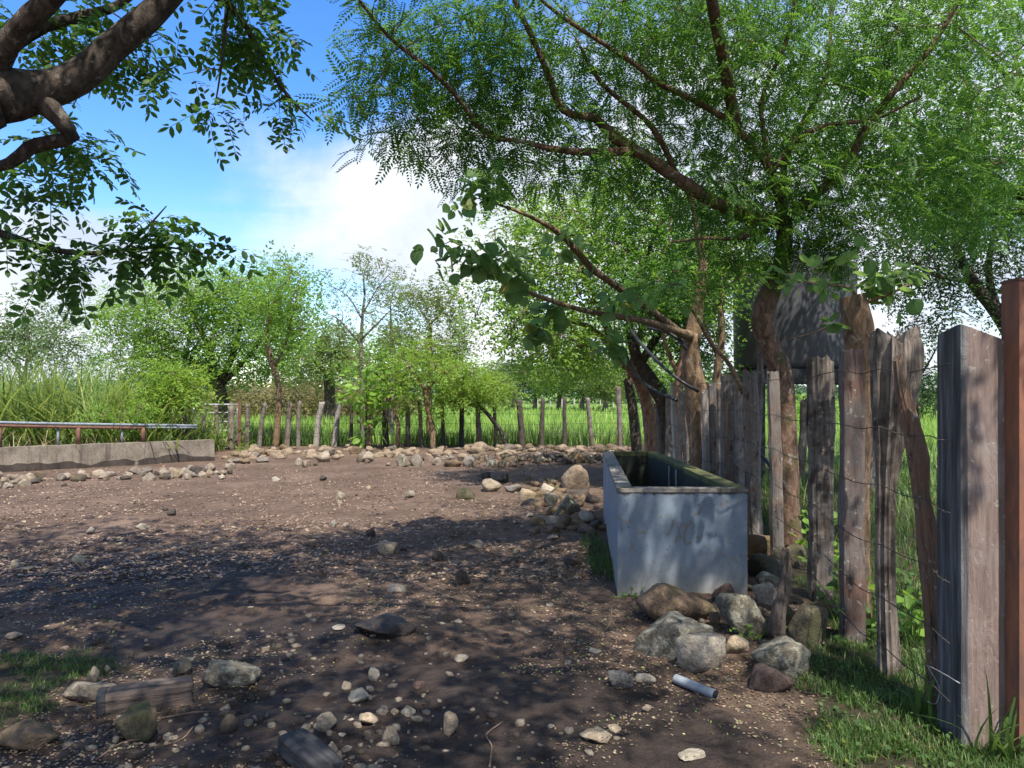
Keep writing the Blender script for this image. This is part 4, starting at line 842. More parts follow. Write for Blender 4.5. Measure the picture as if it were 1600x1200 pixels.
# right side, outside the near fence
px_tree('dark_tree', 'dark tree outside the near fence showing above the big squared post', ([(1600, 700, 15), (1590, 560, 15), (1560, 490, 15), (1520, 440, 15), (1490, 380, 15)], [.2, .17, .14, .11, .07]),
 [([(1560, 490, 15), (1545, 420, 15), (1560, 330, 15)], [.09, .07, .03]), ([(1520, 440, 15), (1460, 430, 14.8), (1420, 400, 14.8)], [.06, .04, .015])],
 [(1500, 380, 15, 110, 60, 1.6, 460), (1560, 320, 15, 110, 80, 1.6, 460), (1450, 440, 15, 80, 45, 1.2, 240), (1580, 440, 15, 60, 50, 1.2, 170), (1430, 330, 15, 90, 60, 1.5, 300), (1480, 500, 15, 40, 30, 1, 60)], 'leaf_dark', 'bark_dark', 64, .34, per=14)
px_tree('leafy_tree', 'leafy tree outside the near fence filling the upper edge beside the crooked tree', ([(1720, 790, 11), (1715, 600, 11), (1700, 420, 11), (1680, 250, 11)], [.2, .17, .14, .08]),
 [([(1705, 440, 11), (1620, 330, 10.8), (1500, 240, 10.6), (1400, 180, 10.4)], [.1, .07, .045, .015]), ([(1690, 300, 11), (1620, 180, 10.8), (1540, 80, 10.6)], [.08, .05, .015]), ([(1620, 330, 10.8), (1520, 330, 10.6), (1430, 300, 10.5)], [.05, .035, .012])],
 [(1500, 200, 10.7, 130, 80, 1.1, 285 ), (1400, 240, 10.5, 110, 70, 1.0, 224 ), (1580, 110, 10.7, 110, 90, 1.1, 231 ), (1550, 300, 10.8, 90, 60, 1.0, 204 ), (1440, 320, 10.5, 90, 40, .8, 129 ), (1310, 200, 10.4, 90, 70, .8, 149 ), (1480, 60, 10.6, 110, 70, 1, 176 ), (1330, 90, 10.5, 90, 60, .8, 122 )], 'leaf_right', 'bark_dark', 66, .34, per=16)
px_tree('sapling', 'thin sapling with a small dark crown seen past the squared post', ([(1436, 770, 11.5), (1440, 700, 11.5), (1432, 640, 11.5), (1425, 580, 11.5), (1420, 520, 11.5)], [.04, .035, .03, .02, .01]), [([(1430, 600, 11.5), (1455, 560, 11.5), (1470, 530, 11.5)], [.02, .014, .006])],
 [(1448, 600, 11.5, 34, 30, .3, 90), (1425, 520, 11.5, 40, 30, .3, 60)], 'leaf_dark', 'bark_dark', 65, .24, per=8)
for i, (x, d, w, h, lm, lb) in enumerate([(1280, 36, 60, 24, 'leaf_far', 'rounded green bush far out behind the water tank stand'), (1440, 42, 60, 40, 'leaf_dark', 'dark bush far out in the pasture beside the squared post'), (1180, 40, 60, 34, 'leaf_far', 'green bush far out seen between the plank posts'), (1560, 40, 90, 60, 'leaf_far', 'broad green bush far out on the pasture behind the rusty post')]):
    yb = HY + CAMZ * FOC / d; px_tree('pasture_bush', lb, ([(x, yb, d), (x, yb - 12, d), (x + 3, yb - h, d)], [.1, .08, .04]), [], [(x, yb - h * .9, d, w, h, 1.5, 260)], lm, 'bark_dark', 70 + i, .5, 'bush')
# centre and left
px_tree('pale_tree', 'pale thin leaved tree at the edge of the picture above the cane grass', ([(35, 690, 30), (38, 600, 30), (45, 540, 30), (40, 490, 30)], [.09, .08, .06, .03]),
 [([(38, 600, 30), (80, 540, 30), (110, 500, 30)], [.045, .035, .015]), ([(40, 590, 30), (0, 540, 30), (-20, 500, 30)], [.045, .035, .015])],
 [(20, 510, 30, 60, 40, 1.5, 200), (80, 520, 30, 60, 40, 1.5, 230), (110, 560, 30, 50, 30, 1.5, 130), (-30, 550, 30, 60, 50, 1.5, 150)], 'leaf_pale', 'bark_grey', 81, .6, per=14, spread=.5)
px_tree('spreading_tree', 'big spreading light green tree behind the gate, largest on the skyline', ([(360, 700, 25), (352, 650, 25), (345, 612, 25), (340, 595, 25)], [.24, .2, .19, .17]),
 [([(342, 600, 25), (310, 570, 25), (270, 545, 25), (220, 520, 25)], [.12, .1, .07, .03]), ([(340, 595, 25), (325, 540, 25), (300, 490, 25), (290, 440, 25)], [.12, .1, .07, .03]), ([(345, 600, 25), (365, 550, 25), (380, 490, 25), (390, 440, 25)], [.12, .1, .07, .03]), ([(345, 603, 25), (385, 560, 25), (420, 520, 25)], [.1, .07, .03]), ([(345, 605, 25), (280, 590, 25), (240, 585, 25)], [.08, .06, .03])],
 [(210, 492, 25, 55, 40, 1.6, 456), (240, 552, 25, 75, 50, 1.8, 609), (310, 472, 25, 85, 50, 2, 826), (390, 462, 25, 75, 45, 2, 696), (350, 532, 25, 110, 45, 2, 609), (430, 512, 25, 55, 50, 1.6, 413), (290, 572, 25, 80, 35, 1.5, 348), (400, 572, 25, 45, 25, 1.2, 119)], 'leaf_far', 'bark_dark', 82, .46, per=18, spread=.3)
px_tree('slender_tree', 'slender crooked tree growing out of the far fence line', ([(430, 706, 21.6), (434, 660, 21.6), (436, 605, 21.6), (424, 565, 21.6), (416, 520, 21.6), (430, 470, 21.6)], [.10, .09, .08, .075, .06, .03]),
 [([(428, 575, 21.6), (445, 540, 21.6), (460, 480, 21.6), (470, 430, 21.6)], [.05, .035, .025, .01])],
 [(420, 500, 21.6, 40, 50, .9, 240), (460, 470, 21.6, 40, 50, .9, 200), (430, 430, 21.6, 45, 30, .9, 160), (470, 540, 21.6, 30, 35, .8, 60)], 'leaf_far', 'bark_tan', 83, .40, per=12)
px_tree('olive_tree', 'rounded olive green tree standing back in the pasture', ([(515, 650, 38), (515, 600, 38), (512, 580, 38)], [.3, .26, .24]), [([(512, 585, 38), (490, 565, 38)], [.15, .06]), ([(514, 585, 38), (540, 560, 38)], [.15, .06])],
 [(500, 530, 38, 45, 35, 2, 420), (535, 545, 38, 40, 35, 2, 320), (505, 570, 38, 55, 28, 2, 260), (470, 575, 38, 30, 20, 1.5, 110)], 'leaf_olive', 'bark_dark', 84, .6, per=14)
px_tree('olive_tree', 'broad mid green tree filling the gap behind the leafy shrub', ([(610, 655, 34), (610, 620, 34), (606, 590, 34)], [.25, .2, .16]), [([(608, 605, 34), (580, 575, 34)], [.12, .05]), ([(608, 605, 34), (645, 570, 34)], [.12, .05])],
 [(580, 570, 34, 50, 30, 2, 230), (640, 560, 34, 50, 34, 2, 250), (610, 540, 34, 50, 26, 2, 190), (690, 575, 34, 40, 30, 2, 170)], 'leaf_far', 'bark_dark', 94, .55, per=14)
px_tree('sparse_tree', 'tall nearly bare tree with a lacy crown against the white cloud', ([(566, 695, 24), (566, 620, 24), (564, 560, 24), (566, 500, 24), (570, 460, 24)], [.09, .075, .06, .05, .03]),
 [([(566, 500, 24), (545, 465, 24), (515, 445, 24), (500, 440, 24)], [.03, .02, .012, .006]), ([(567, 490, 24), (590, 450, 24), (612, 425, 24)], [.03, .02, .008]), ([(570, 460, 24), (568, 430, 24), (575, 412, 24)], [.04, .02, .008]), ([(565, 540, 24), (530, 500, 24), (510, 490, 24)], [.04, .025, .008]), ([(565, 530, 24), (595, 500, 24), (615, 480, 24)], [.04, .025, .008])],
 [(530, 450, 24, 45, 30, 1.2, 70), (590, 430, 24, 45, 30, 1.2, 80), (565, 410, 24, 30, 14, 1, 24), (600, 490, 24, 35, 40, 1.2, 70), (530, 500, 24, 45, 25, 1.2, 60), (560, 560, 24, 50, 30, 1.2, 90)], 'leaf_olive', 'bark_grey', 85, .36, per=6, spread=.55)
px_tree('sparse_tree', 'slim bare stemmed tree just right of the lacy crowned one', ([(612, 690, 26), (612, 600, 26), (611, 520, 26), (610, 470, 26)], [.08, .07, .05, .02]), [], [(612, 465, 26, 28, 40, 1, 90), (620, 530, 26, 30, 30, 1, 80)], 'leaf_olive', 'bark_grey', 86, .38, per=8)
px_tree('forked_tree', 'thin tree with a Y shaped fork above the bright spreading crown', ([(670, 690, 23), (671, 600, 23), (672, 540, 23), (672, 506, 23)], [.09, .08, .06, .05]), [([(672, 506, 23), (660, 490, 23), (645, 465, 23)], [.04, .025, .01]), ([(672, 506, 23), (690, 488, 23), (705, 460, 23)], [.04, .025, .01])],
 [(665, 460, 23, 45, 30, 1.2, 180), (700, 480, 23, 35, 35, 1.2, 150), (640, 520, 23, 40, 35, 1.2, 120), (710, 530, 23, 45, 30, 1.2, 190), (690, 560, 23, 50, 30, 1.2, 220)], 'leaf_olive', 'bark_tan', 87, .38, per=10)
px_tree('bright_tree', 'low yellow green spreading tree over the middle of the far fence', ([(677, 702, 20.8), (676, 670, 20.8), (668, 640, 20.8), (664, 610, 20.8)], [.09, .08, .07, .06]), [([(664, 610, 20.8), (690, 585, 20.8), (720, 570, 20.8)], [.05, .04, .015]), ([(664, 610, 20.8), (645, 580, 20.8), (630, 560, 20.8)], [.05, .03, .01])],
 [(650, 560, 20.8, 60, 35, 1.2, 204), (700, 580, 20.8, 50, 32, 1.2, 204), (740, 600, 20.8, 50, 30, 1.1, 198), (700, 620, 20.8, 50, 22, 1, 105), (640, 600, 20.8, 40, 25, 1, 74)], 'leaf_bright', 'bark_tan', 88, .34, per=14, spread=.32)
px_tree('bent_tree', 'black stemmed sapling bent over and leaning across the far fence', ([(790, 704, 21.2), (786, 680, 21.2), (772, 660, 21.2), (755, 640, 21.2), (735, 632, 21.2), (700, 626, 21.2)], [.07, .065, .06, .055, .05, .03]), [([(718, 630, 21.2), (712, 612, 21.2), (720, 595, 21.2)], [.03, .02, .008])],
 [(760, 610, 21.2, 36, 28, .8, 190), (720, 610, 21.2, 50, 18, .8, 130)], 'leaf_bright', 'bark_dark', 89, .34, per=10)
px_tree('leafy_shrub', 'leafy shrub with long drooping leaves climbing over the far fence posts', ([(576, 700, 21), (577, 650, 21), (572, 610, 21)], [.07, .06, .04]), [([(620, 700, 21), (622, 665, 21), (612, 630, 21), (606, 610, 21)], [.07, .06, .05, .03])],
 [(560, 610, 21, 40, 30, .7, 130), (610, 605, 21, 50, 34, .7, 170), (580, 660, 21, 25, 32, .4, 34), (640, 620, 21, 25, 22, .5, 50), (600, 650, 21, 30, 30, .4, 24)], 'leaf_far', 'bark_tan', 90, .30, 'shrub', tpl=(OVAL[0] * np.array([.55, 1, 1]), OVAL[1]), per=8, spread=.5)
px_tree('gate_shrub', 'yellow green shrub with reddish young tips beside the gate', ([(296, 700, 18.6), (290, 660, 18.6), (280, 625, 18.6)], [.05, .045, .03]), [([(285, 640, 18.6), (255, 610, 18.6)], [.03, .012]), ([(283, 630, 18.6), (300, 600, 18.6)], [.03, .012])],
 [(270, 595, 18.6, 40, 22, .6, 140), (300, 608, 18.6, 30, 22, .6, 100), (240, 610, 18.6, 32, 22, .6, 110), (255, 630, 18.6, 36, 18, .6, 80)], 'leaf_bright', 'bark_dark', 91, .42, 'shrub', per=9, spread=.5)
px_tree('wall_bush', 'small leafy bush in front of the cane grass behind the pipe rail', ([(190, 700, 17.6), (192, 660, 17.6), (195, 640, 17.6)], [.04, .03, .02]), [], [(180, 652, 17.6, 50, 16, .5, 110), (215, 645, 17.6, 34, 18, .5, 80), (150, 656, 17.6, 30, 12, .4, 40)], 'leaf_far', 'bark_dark', 92, .26, 'bush', per=10)
px_tree('fence_weed', 'leafy weed sprouting at the foot of the rusty gate post', ([(345, 715, 20.6), (346, 700, 20.6), (347, 685, 20.6)], [.02, .015, .01]), [], [(345, 692, 20.6, 26, 20, .4, 70), (380, 702, 20.6, 14, 9, .3, 30), (335, 700, 20.6, 14, 12, .3, 30)], 'leaf_far', 'bark_dark', 93, .24, 'weed', per=8)
# trees standing behind the pasture
back = [(800, 72, 40, 34, 'leaf_dark'), (835, 78, 42, 38, 'leaf_dark'), (872, 74, 38, 36, 'leaf_far'), (908, 70, 42, 36, 'leaf_dark'), (945, 66, 36, 32, 'leaf_olive'), (775, 64, 28, 30, 'leaf_olive'), (600, 80, 40, 26, 'leaf_olive'), (985, 75, 44, 36, 'leaf_dark'), (1050, 80, 60, 34, 'leaf_far')]
blab = ['dark tree in the back row just right of the bright spreading crown', 'tallest dark tree of the back row beyond the pasture', 'mid green tree in the middle of the back row', 'dark broad tree of the back row behind two fence posts', 'olive tree in the back row nearest the lone tall post', 'olive grey rounded tree at the end of the back row', 'olive tree far behind the leafy shrub', 'dark tree of the back row behind the leaning trunks', 'green tree of the back row seen between near fence posts']
for i, (x, d, w, h, lm) in enumerate(back):
    yb = HY + CAMZ * FOC / d
    px_tree('back_tree', blab[i], ([(x, yb, d), (x + 2, yb - 20, d), (x, yb - h * 1.1, d)], [.25, .2, .12]), [([(x + 2, yb - 20, d), (x + 20, yb - h * 1.3, d)], [.13, .05])],
     [(x - w * .3, yb - h * 1.35, d, w * .65, h * .55, 3, 150), (x + w * .35, yb - h * 1.25, d, w * .6, h * .55, 3, 150), (x, yb - h * 1.8, d, w * .7, h * .6, 3, 170)], lm, 'bark_grey', 110 + i, 1.0, group='back row of trees beyond the pasture', per=14)
# brushy hedge and far wood: one mass each
def mass(name, label, pts, mat, size, cat):
    n = len(pts); V, Q, _ = inst(FR_FAR[0], FR_FAR[1], None, pts, frame(rand_dirs(n, rg) + np.array([0, 0, -.2]), np.stack([rg.normal(0, .6, n), rg.normal(0, .6, n), np.ones(n)], -1)), size * rg.uniform(.6, 1.3, n))
    return tag(Geo().add(V, Q).build(name, MAT[mat], loc=(0, float(pts[:, 1].mean()), 0), smooth=False), label, cat, kind='stuff')
MAT['leaf_brown'] = leaf_mat('leaf_brown', (.10, .085, .04), (.16, .14, .06), (.20, .21, .07), .3, (.3, .2, .12), .5)
n = 3600; X = rg.uniform(-24, -6, n); Y = rg.uniform(44, 52, n); Hm = 1.9 + .8 * nz(np.stack([X, 0 * X, 0 * X], -1), .09, 51); Z = Hm * rg.random(n) ** .8
mass('brush_hedge', 'brownish green brush hedge across the back of the pasture', np.stack([X, Y, Z], -1), 'leaf_brown', .75, 'hedge')
n = 5200; X = rg.uniform(-110, 110, n); Y = rg.uniform(112, 130, n); Hm = 4.6 + 2.0 * nz(np.stack([X, 0 * X, 0 * X], -1), .03, 52); Z = Hm * rg.random(n) ** .8
mass('far_woods', 'dark green distant wood along the horizon', np.stack([X, Y, Z], -1), 'leaf_dark', 2.0, 'woods')

# ------------------------------------------------------------------ water trough
def trough():
    yF, yB = 6.12, 10.0; zt = .815
    oF = [.835, 1.862]; oB = [1.18, 1.86]
    root = empty('water_trough', (1.35, 6.12, 0), 'long open topped trough with faded blue painted concrete walls', 'trough')
    O = np.array([[oF[0], yF], [oF[1], yF], [oB[1], yB], [oB[0], yB]]); I = np.array([[oF[0] + .13, yF + .12], [oF[1] - .13, yF + .12], [oB[1] - .13, yB - .12], [oB[0] + .11, yB - .12]])
    def wall_sheet(g, A, z0, z1, n=18, flip=False, wob=.004, seed=0):
        for i in range(4):
            a, b = A[i], A[(i + 1) % 4]; t = np.linspace(0, 1, n); zz = np.linspace(z0, z1, 8); xy = a + (b - a) * t[:, None]
            V = np.array([[*p, z] for z in zz for p in xy]); nrm = np.array([(b - a)[1], -(b - a)[0], 0]); nrm /= np.linalg.norm(nrm)
            e = np.tile(np.minimum(t, 1 - t) * 8, 8).clip(0, 1); V += nrm * (wob * nz(V, 1.3, seed) * e)[:, None]
            ii = np.arange(8 * n).reshape(8, n); q = np.stack([ii[:-1, :-1], ii[:-1, 1:], ii[1:, 1:], ii[1:, :-1]], -1).reshape(-1, 4); g.add(V, q[:, ::-1] if flip else q)
    g = Geo(); wall_sheet(g, O, -.05, zt); g.build('basin', MAT['trough'], root)
    g = Geo(); wall_sheet(g, I, .22, zt, flip=True); g.add(np.array([[*p, .22] for p in I]), [[0, 1, 2, 3]]); g.build('lining', MAT['lining'], root)
    O2 = O + np.array([[-.006, -.008], [.006, -.008], [.006, .006], [-.006, .006]])
    def rim(sides, name, mat, dz):
        g = Geo()
        for i in sides:
            j = (i + 1) % 4; n = 26; t = np.linspace(0, 1, n)
            o = O2[i] + (O2[j] - O2[i]) * t[:, None]; q = I[i] + (I[j] - I[i]) * t[:, None]
            z1 = zt + .03 + dz + .004 * nz(np.concatenate([o, np.zeros((n, 1))], 1), 2, 5 + i); z0 = np.full(n, zt)
            rows = [np.c_[o, z0], np.c_[o, z1], np.c_[q, z1], np.c_[q, z0 - .02]]; V = np.concatenate(rows); ii = np.arange(4 * n).reshape(4, n)
            g.add(V, np.stack([ii[:-1, :-1], ii[:-1, 1:], ii[1:, 1:], ii[1:, :-1]], -1).reshape(-1, 4))
        return g.build(name, mat, root, smooth=False)
    rim((0, 3), 'rim', MAT['rim'], 0); m = rim((1, 2), 'rim', MAT['rim_moss'], .001); m['label'] = 'green mossy rim along the fence side'
    g = Geo(); J = I * 1.0; c = J.mean(0); J = c + (J - c) * .998; g.add(np.array([[*p, .40] for p in J]), [[0, 1, 2, 3]]); g.build('water', MAT['water'], root)
    r_ = np.random.default_rng(6)
    for pts in ([(1052, 812), (1050, 824), (1043, 836)], [(1066, 816), (1062, 828), (1064, 842)], [(1074, 822), (1070, 836), (1072, 850), (1080, 846)], [(1088, 838), (1094, 842)], [(1058, 838), (1056, 848)]):
        g = Geo(); P = np.array([W(x, y, yF - .006) for x, y in pts]); w_ = .010
        P2, _ = spline(P, [1] * len(P), .01); n = len(P2); tt = np.gradient(P2, axis=0); nn = np.stack([-tt[:, 2], 0 * tt[:, 0], tt[:, 0]], -1); nn /= np.linalg.norm(nn, axis=1)[:, None] + 1e-9
        ww = (w_ * r_.uniform(.4, 1.1, n))[:, None]; V = np.concatenate([P2 - nn * ww, P2 + nn * ww * .7]); ii = np.arange(n)
        g.add(V, np.stack([ii[:-1], ii[1:], n + ii[1:], n + ii[:-1]], -1)); g.build('mud_smear', MAT['smear'], root)
    for k, t in enumerate((.50, .60)):
        p = I[1] + (I[2] - I[1]) * t; g = Geo(); tube(g, [(p[0] - .02, p[1], .3), (p[0] - .02, p[1], .80)], [.010, .010], 8, .2); g.build('pipe', MAT['galv_blue'], root)
trough()

# ------------------------------------------------------------------ fence posts of the near fence
post_spec = [
 # name, label, [(x, y, half width px)...] top to base, depth, section exponent, aspect, rot, material, jag, groove
 ('fence_post', 'thin gnarled crooked post leaning beside the big squared post', [(1404, 560, 9), (1410, 610, 12), (1422, 660, 13), (1434, 720, 16), (1440, 780, 13), (1450, 850, 17), (1456, 930, 14), (1462, 1030, 15), (1462, 1118, 18)], 3.95, 0, .9, 0, 'wood_knotty', .03, .3),
 ('fence_post', 'rotten topped split post wide at the head and narrow at the foot', [(1400, 527, 40), (1400, 560, 43), (1397, 620, 37), (1391, 690, 26), (1386, 760, 17), (1384, 850, 16), (1386, 950, 17), (1391, 1052, 22)], 4.43, 3, 1, 0, 'wood_rotten', .06, .36),
 ('fence_post', 'straight squared post with reddish lower face and dark edge', [(1331, 548, 21), (1331, 640, 21), (1331, 750, 22), (1331, 880, 22), (1331, 1002, 22)], 5.0, 9, .9, -.08, 'wood_red', .012, .015),
 ('fence_post', 'squared grey post with a long bleached rotten hollow down its face', [(1284, 560, 22), (1284, 640, 24), (1284, 760, 22), (1283, 860, 21), (1281, 938, 21)], 6.0, 7, .8, 0, 'wood_rotten', .03, .26),
 ('fence_post', 'slim weathered plank post touching the crooked tree trunk', [(1208, 582, 11), (1210, 650, 12), (1213, 740, 12), (1214, 800, 13), (1216, 862, 14)], 7.25, 4, .6, 0, 'wood_grey', .02, .12),
 ('fence_post', 'grey plank post with blackened foot at the corner of the trough', [(1172, 582, 14), (1174, 650, 15), (1175, 720, 14), (1178, 790, 13), (1182, 850, 14)], 8.3, 4, .7, .2, 'wood_grey', .05, .15),
 ('fence_post', 'spindly forked post behind the grey plank post', [(1188, 552, 4), (1187, 600, 7), (1183, 660, 8), (1180, 760, 9), (1180, 830, 10)], 8.5, 0, 1, 0, 'wood_brown', .04, .1),
 ('fence_post', 'broad grey plank behind the trough rim, wider of a touching pair', [(1138, 588, 13), (1138, 660, 14), (1140, 740, 15), (1142, 800, 15)], 9.4, 5, .6, .1, 'wood_grey', .03, .1),
 ('fence_post', 'narrow grey plank behind the trough rim, slimmer of a touching pair', [(1157, 600, 9), (1157, 680, 10), (1158, 750, 11), (1159, 810, 11)], 9.2, 5, .7, .3, 'wood_brown', .03, .1),
 ('fence_post', 'greyish post squeezed against the broad leaved trunk', [(1078, 606, 9), (1078, 660, 10), (1081, 720, 11), (1084, 780, 11)], 11, 4, .8, .2, 'wood_grey', .04, .15),
 ('fence_post', 'grey post with a slanted top standing close to the broad leaved trunk', [(1112, 598, 8), (1113, 660, 9), (1115, 720, 10), (1117, 790, 10)], 10.0, 4, .8, .2, 'wood_grey', .05, .15),
 ('fence_post', 'dark brown post half hidden by the broad planks behind the rim', [(1125, 606, 7), (1126, 660, 8), (1127, 720, 9), (1128, 800, 9)], 9.8, 4, .8, .2, 'wood_brown', .04, .15),
 ('fence_post', 'thin bleached post between the slanted top post and the trunk', [(1101, 612, 6), (1102, 660, 6), (1103, 720, 7), (1104, 780, 8)], 9.9, 3, .8, .2, 'wood_pale', .03, .15),
 ('fence_post', 'bent brown post by the leaning trunks', [(1044, 618, 6), (1046, 660, 7), (1045, 700, 7), (1047, 740, 8)], 13, 3, .8, .2, 'wood_brown', .04, .15),
 ('fence_post', 'dark grey post wedged beside the bent brown one', [(1038, 606, 5), (1038, 650, 5), (1039, 700, 6), (1040, 736, 7)], 13.6, 4, .8, .2, 'wood_grey', .04, .15),
 ('fence_post', 'whitish slim post in the closely set part of the near fence', [(1053, 600, 6), (1054, 640, 7), (1057, 690, 7), (1060, 740, 8)], 12.4, 4, .8, .2, 'white_wood', .03, .1),
 ('fence_post', 'brown broken topped post between the whitish post and the broad leaved trunk', [(1066, 612, 7), (1067, 660, 8), (1069, 700, 8), (1072, 750, 9)], 11.8, 3, .8, .2, 'wood_brown', .05, .15),
 ('fence_post', 'reddish thin post among the leaning trunks', [(1032, 598, 5), (1031, 640, 6), (1031, 690, 6), (1032, 730, 7)], 14.0, 5, .8, .2, 'wood_red', .02, .05),
 ('fence_post', 'pale grey post beside the reddish thin post', [(1021, 630, 5), (1022, 660, 6), (1023, 690, 6), (1024, 722, 6)], 14.9, 4, .8, .2, 'wood_grey', .03, .1),
 ('fence_post', 'weathered post where the near fence meets the far corner', [(1012, 622, 5), (1012, 660, 6), (1013, 690, 6), (1014, 718, 6)], 16, 4, .8, .2, 'wood_brown', .03, .1),
 ('fence_post', 'jagged grey post outside the row seen past the rotten post', [(1256, 625, 7), (1255, 680, 7), (1252, 720, 8), (1250, 745, 8)], 13, 3, .8, 0, 'wood_brown', .05, .1),
 ('fence_post', 'stump like post standing out in the grass behind the red post', [(1357, 585, 9), (1357, 650, 10), (1357, 720, 12), (1357, 775, 14)], 12, 4, .8, 0, 'wood_grey', .03, .1),
]
MAT['wood_knotty'] = wood_mat('wood_knotty', (.085, .06, .045), (.22, .165, .125), patch=(.19, .11, .075), patch_lo=.5)
MAT['wood_pale'] = wood_mat('wood_pale', (.20, .17, .15), (.34, .31, .28))
MAT['white_wood'] = wood_mat('white_wood', (.24, .225, .215), (.42, .40, .38))
def near_post(name, label, prof, d, sup, asp, rot, mat, jag, groove, seed):
    pts = [W(x, y, d) for x, y, _ in prof][::-1]; rad = [h / FOC * d for _, _, h in prof][::-1]
    pts[0][2] = -.08
    if sup: rad = [r * (.76 if d < 7 else .84) for r in rad]
    g = Geo(); tube(g, pts, rad, 26 if d < 7 else 16, .035 if d < 7 else .07, .10, 5, seed, sup, rot, asp, True, jag, groove)
    o = g.build(name, MAT[mat], loc=(pts[0][0], d, 0)); o.data.set_sharp_from_angle(angle=math.radians(32))
    return tag(o, label, 'fence post', 'wooden posts of the near fence')
for i, s in enumerate(post_spec): near_post(*s, seed=300 + i * 11)

def squared_post():
    d = 3.62; c = W(1524, 0, d)[0]; root = empty('squared_post', (c + .01, d, 0), 'massive squared timber gate post with a sloping weathered top', 'fence post')
    g = Geo(); rows = 46; hw = .122; hd = .115; rot = math.radians(-3); V = []; top = 1.6 + (HY - 520) / FOC * d
    per = 40; th = np.arange(per) / per * 2 * math.pi; pf = (np.abs(np.cos(th)) ** 14 + np.abs(np.sin(th)) ** 14) ** (-1 / 14)
    lx = pf * np.cos(th); ly = pf * np.sin(th)
    for k in range(rows):
        t = k / (rows - 1); z = -.1 + (top + .1) * t
        x = lx * hw * (1.05 - .10 * t); y = ly * hd * (1.05 - .08 * t)
        zz = np.full(per, z)
        if k == rows - 1: zz = z + .035 - .045 * (lx + 1) - .02 * (ly + 1)
        X = x * math.cos(rot) - y * math.sin(rot); Y = x * math.sin(rot) + y * math.cos(rot)
        V.append(np.stack([c + X - .012 * t, d + Y, zz], -1))
    V = np.array(V); Cn = V.mean(1, keepdims=True); V = Cn + (V - Cn) * (1 + .025 * nz(V.reshape(-1, 3) * np.array([1, 1, .35]), 5, 8).reshape(rows, per, 1) * np.array([1, 1, 0]))
    idx = np.arange(rows * per).reshape(rows, per); a = idx[:-1]; b = idx[1:]; Q = np.stack([a, np.roll(a, -1, 1), np.roll(b, -1, 1), b], -1).reshape(-1, 4)
    V = V.reshape(-1, 3); V = np.concatenate([V, [V[-per:].mean(0) + np.array([0, 0, .008])]]); T = [[idx[-1][j], idx[-1][(j + 1) % per], rows * per] for j in range(per)]
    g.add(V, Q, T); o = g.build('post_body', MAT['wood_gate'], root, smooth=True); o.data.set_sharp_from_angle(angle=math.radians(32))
    g = Geo(); tube(g, [(c + .165, d + .03, -.05), (c + .168, d + .03, .8), (c + .163, d + .03, 1.72)], [.045, .042, .034], 16, .05, .06, 5, 3, 5, .5, 1.1, True, .05, .06); g.build('side_slab', MAT['wood_brown'], root)
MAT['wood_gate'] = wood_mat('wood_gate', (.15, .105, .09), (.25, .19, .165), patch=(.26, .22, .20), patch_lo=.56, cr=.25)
def shaded_stained_side(m):       # shade painted into the side turned to the yard, with black streaked stain
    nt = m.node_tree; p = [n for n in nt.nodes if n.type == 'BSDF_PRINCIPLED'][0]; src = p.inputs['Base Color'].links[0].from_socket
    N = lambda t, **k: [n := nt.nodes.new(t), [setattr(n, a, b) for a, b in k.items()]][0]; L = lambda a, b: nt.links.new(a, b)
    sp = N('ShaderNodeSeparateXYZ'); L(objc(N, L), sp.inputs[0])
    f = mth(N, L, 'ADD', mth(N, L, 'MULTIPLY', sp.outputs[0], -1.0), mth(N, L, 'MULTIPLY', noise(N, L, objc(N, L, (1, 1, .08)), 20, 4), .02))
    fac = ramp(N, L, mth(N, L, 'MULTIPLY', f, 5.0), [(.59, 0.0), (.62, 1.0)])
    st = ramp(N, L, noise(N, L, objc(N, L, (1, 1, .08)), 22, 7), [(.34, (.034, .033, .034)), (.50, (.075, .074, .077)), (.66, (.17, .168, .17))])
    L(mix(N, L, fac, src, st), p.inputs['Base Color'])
shaded_stained_side(MAT['wood_gate'])
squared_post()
def steel_post():
    d = 3.47; root = empty('steel_post', (W(1592, 0, d)[0], d, 0), 'rusty orange steel box post at the edge of the picture', 'gate post')
    x = W(1592, 0, d)[0] + .02; top = CAMZ + (HY - 437) / FOC * d
    g = Geo(); tube(g, [(x, d, -.1), (x, d, .9), (x, d, top - .012)], [.062] * 3, 24, .08, .006, 5, 4, 20, .03, 1); g.build('post_body', MAT['rust'], root, smooth=False)
    g = Geo(); tube(g, [(x, d, top - .012), (x, d, top)], [.066] * 2, 24, .02, 0, 5, 4, 20, .03, 1); g.build('cap_plate', MAT['rust_dark'], root, smooth=False)
steel_post()
# split stake in the boulders, drift of old wood
g = Geo(); tube(g, [W(1212, 992, 4.95), W(1218, 955, 4.98), W(1228, 905, 5.05), W(1226, 862, 5.1)], [.065, .055, .045, .03], 16, .03, .2, 5, 9, 3, .4, .7, True, .03, .2)
tag(g.build('split_stake', MAT['wood_dark'], loc=W(1212, 992, 4.95) * np.array([1, 1, 0])), 'short dark split stake stuck among the boulders', 'stake')

